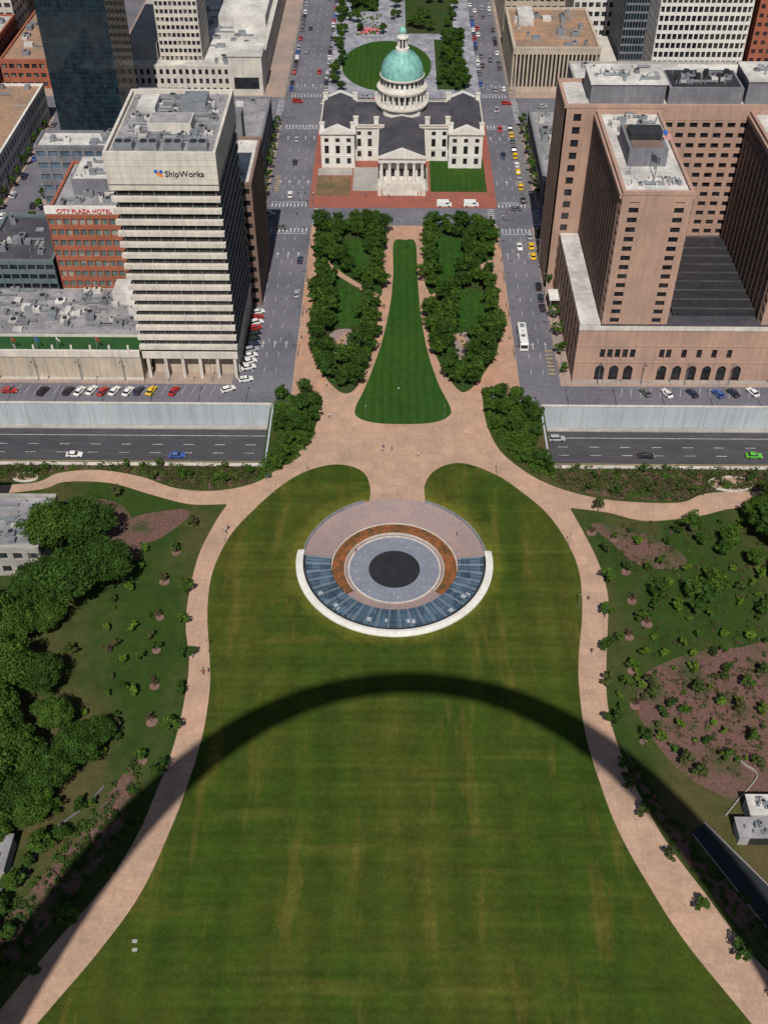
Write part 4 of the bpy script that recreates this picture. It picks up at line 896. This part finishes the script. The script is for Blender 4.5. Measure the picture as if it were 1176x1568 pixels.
for k in range(22): car(-147+1.5 if k%2 else -136,270+k*8,rad(90),random.choice(cols))
def van_mesh(paint,L=5.6,H=2.4,bus=False):
    g=Group('van'); W=1.02 if not bus else 1.27; h=L/2
    prof=[(-h,.4),(-h,H-.15),(-h+.2,H),(h-1.6,H),(h-1.1,H-.12),(h-.6,1.35),(h-.05,1.1),(h,.4)] if not bus else [(-h,.4),(-h,H-.2),(-h+.25,H),(h-.3,H),(h-.05,H-.3),(h,1.2),(h,.4)]
    n=len(prof); vs=[]
    for y,s_ in ((-W,.97),(-W*.88,1.),(W*.88,1.),(W,.97)):
        for x,z in prof: vs.append((x,y,.4+(z-.4)*s_))
    g.add('b:'+paint,vs,[(q*n+i,q*n+(i+1)%n,(q+1)*n+(i+1)%n,(q+1)*n+i) for q in range(3) for i in range(n)]+[tuple(range(n-1,-1,-1)),tuple(range(3*n,4*n))])
    for sy in (-1,1):
        if bus:
            for k in range(8): g.box('w:glass_dark',-h+.6+k*(L-1.5)/8,-h+.5+(k+.86)*(L-1.5)/8,sy*W-.02,sy*W+.02,1.4,2.4)
        else: g.box('w:glass_dark',h-2.3,h-1.2,sy*W-.02,sy*W+.02,1.35,1.95)
        for xx in (-h*.6,h*.62):
            a=[2*math.pi*i/12 for i in range(12)]; r=.38 if not bus else .5
            vs=[(xx+r*math.cos(t),sy*(W-.25),r+r*math.sin(t)) for t in a]+[(xx+r*math.cos(t),sy*(W+.02),r+r*math.sin(t)) for t in a]
            g.add('t:rubber',vs,[(i,(i+1)%12,12+(i+1)%12,12+i) for i in range(12)]+[tuple(range(12)),tuple(range(12,24))])
    if bus:
        g.box('w:glass_dark',h-.03,h+.02,-W*.85,W*.85,1.25,2.4); g.box('ac:metal_grey',-h+1.2,-h+3.2,-.7,.7,H-.02,H+.25); g.box('ac:metal_grey',1,2.4,-.6,.6,H-.02,H+.18); g.box('hatch:concrete',-1.5,-.8,-.35,.35,H-.01,H+.08)
    else: g.add('w:glass_dark',[(h-1.07,-.85,H-.18),(h-.62,-.9,1.42),(h-.62,.9,1.42),(h-1.07,.85,H-.18)],[(0,1,2,3)])
    return g.mesh()
vm=van_mesh('paint_white'); bm_=van_mesh('paint_white',12,3.1,True)
for u,v in ((680,316),(721,316)): x,y=P(u,v); o=link(bpy.data.objects.new('delivery_van',vm)); o.location=(x,y,.05)
x,y=P(800,516,1.5); o=link(bpy.data.objects.new('bus',bm_)); o.location=(x,y,.05); o.rotation_euler=(0,0,rad(-90))
# ------------------------------------------------------------------ street furniture
def lamp_mesh():
    g=Group('street_lamp'); g.cyl('p:metal_grey',0,0,0,8.5,.11,.07,8); g.cyl('p:metal_grey',0,0,0,.5,.22,.18,8)
    g.box('p:metal_grey',0,1.9,-.05,.05,8.35,8.45); g.box('h:metal_dark',1.4,2.2,-.16,.16,8.22,8.4); g.box('l:lamp_lens',1.5,2.1,-.12,.12,8.18,8.22); return g.mesh()
def post_mesh():
    g=Group('park_lamp'); g.cyl('p:metal_grey',0,0,0,4.4,.07,.04,8); g.cyl('h:metal_grey',0,0,4.4,4.52,.25,.22,12); g.cyl('l:lamp_lens',0,0,4.32,4.4,.18,.2,12); return g.mesh()
lm=lamp_mesh(); pm=post_mesh()
for y in range(262,350,22): put(lm,-48.5,y,1,.1,'street_lamp',0,1); put(lm,49.2,y,1,.1,'street_lamp',rad(180),1); put(lm,-30.4,y+8,1,.1,'street_lamp',rad(180),1); put(lm,36.3,y+8,1,.1,'street_lamp',0,1)
for y in range(374,620,24): put(lm,-49.3,y,1,.1,'street_lamp',0,1); put(lm,52.3,y,1,.1,'street_lamp',rad(180),1)
for k in range(6): put(lm,-55-k*13,256.8,1,.1,'street_lamp',rad(-90),1); put(lm,60+k*13,256.8,1,.1,'street_lamp',rad(-90),1)
for k in range(6): put(lm,XL-8-k*14,245.9,1,.1,'street_lamp',rad(90),1); put(lm,XR+8+k*14,245.9,1,.1,'street_lamp',rad(90),1)
for u,v in ((320,1000),(345,830),(300,1170),(885,930),(870,838),(915,1185),(560,640),(680,640),(470,730),(760,728),(590,420),(650,420)):
    x,y=P(u,v); put(pm,x,y,1,.12,'park_lamp',0,1)
def signal_mesh():
    g=Group('traffic_signal'); g.cyl('p:metal_grey',0,0,0,6.2,.12,.09,8); g.box('p:metal_grey',0,5.5,-.06,.06,5.8,5.92)
    for xx in (2.5,5.2): 
        g.box('h:metal_dark',xx-.17,xx+.17,-.15,.15,4.9,5.9)
        for k,c in enumerate(('red_cloth','marking_yellow','turf_green')): g.cyl('l%d:%s'%(k,c),xx,-.16,5.62-k*.3,5.72-k*.3,.1,n=8)
    return g.mesh()
sg=signal_mesh()
for x,y,a in ((-49.5,353.2,0),(-31.5,367.2,180),(37.2,353,0),(51.5,367.4,180),(-49.5,442.6,0),(-32,442.2,0),(37,442,0),(51,469,180)): put(sg,x,y,1,.12,'traffic_signal',rad(a),1)
g=Group('park_bench')
g.box('seat:bark',-.9,.9,-.25,.25,.42,.48); g.box('back:bark',-.9,.9,.22,.27,.48,.9)
for xx in (-.75,.75): g.box('legs:metal_dark',xx-.05,xx+.05,-.22,.24,0,.42)
bmn=g.mesh()
for u,v,a in ((588,470,90),(650,465,-90),(580,530,80),(668,540,-80),(500,343.5,0),(700,343.5,0),(482,640,60),(745,625,-60)): x,y=P(u,v); put(bmn,x,y,1,.135,'park_bench',rad(a),1)
# ------------------------------------------------------------------ people (one skinned body each)
def person_mesh(shirt,ph=0):
    s=.28 if ph==0 else .1
    J=[(0,0,.95),(0,0,1.2),(0,0,1.42),(0,0,1.52),(0,.01,1.62),(0,.01,1.72),
       (.1,0,.92),(.11,s*.6,.5),(.11,s*.5-.05,.08),(.11,s*.5+.12,.04),
       (-.1,0,.92),(-.11,-s*.4,.5),(-.11,-s-.1,.1),(-.11,-s+.04,.05),
       (.19,0,1.4),(.25,-s*.5,1.14),(.25,-s*.3+.1,.9),(.25,-s*.3+.14,.82),
       (-.19,0,1.4),(-.25,s*.5,1.14),(-.25,s*.7+.08,.92),(-.25,s*.7+.13,.84)]
    E=[(0,1),(1,2),(2,3),(3,4),(4,5),(0,6),(6,7),(7,8),(8,9),(0,10),(10,11),(11,12),(12,13),(2,14),(14,15),(15,16),(16,17),(2,18),(18,19),(19,20),(20,21)]
    Rr=[.14,.135,.13,.055,.1,.085,.09,.06,.045,.04,.09,.06,.045,.04,.06,.045,.032,.03,.06,.045,.032,.03]
    me=bpy.data.meshes.new('p'); me.from_pydata(J,E,[]); o=link(bpy.data.objects.new('p',me)); m=o.modifiers.new('s','SKIN')
    for i,v in enumerate(me.skin_vertices[0].data): v.radius=(Rr[i]*1.1,Rr[i]*.9); v.use_root=(i==0)
    q=o.modifiers.new('u','SUBSURF'); q.levels=1; q.render_levels=1
    dg=bpy.context.evaluated_depsgraph_get(); nm=bpy.data.meshes.new_from_object(o.evaluated_get(dg)); bpy.data.objects.remove(o); nm.name='person'
    nm.materials.clear()
    for k in ('skin',shirt,'trousers','hair','rubber'): nm.materials.append(M[k])
    for p in nm.polygons:
        z=p.center.z; x=abs(p.center.x)
        p.material_index=0 if z>1.5 or (x>.2 and z<1.12) else (1 if z>.93 else (4 if z<.1 else 2))
        if z>1.7 or (z>1.6 and p.center.y<-.03): p.material_index=3
    return nm
pms=[person_mesh('shirt_white'),person_mesh('shirt_red'),person_mesh('shirt_blue',1),person_mesh('trousers',1)]
for i,(u,v) in enumerate([(587,688),(585,692),(350,812),(346,816),(312,1033),(310,1029),(320,1030),(296,1008),(408,735),(412,733),(480,300),(472,312),(500,592),(462,600),(430,602),(437,606),(422,610),(765,598),(772,601),(730,592),(755,612),(820,612),(590,330),(560,302),(650,475),(656,482),(768,400),(577,470),(600,690),(640,700),(505,640),(470,480),(462,520),(775,470),(780,520),(610,600),(545,835),(680,850),(700,815),(610,340),(690,335),(640,300),(595,303),(900,920),(905,1000),(1000,1225),(250,1190),(455,330),(770,335),(560,343)]):
    x,y=P(u,v); z=.13
    r=math.hypot(x-CX,y-CY)
    if r<15.2: z=-2.65
    elif r<RH: z=.12-(RH-r)*(2.72/7.8)
    put(random.choice(pms),x,y,1.,z,'person',random.uniform(0,6.28),1)
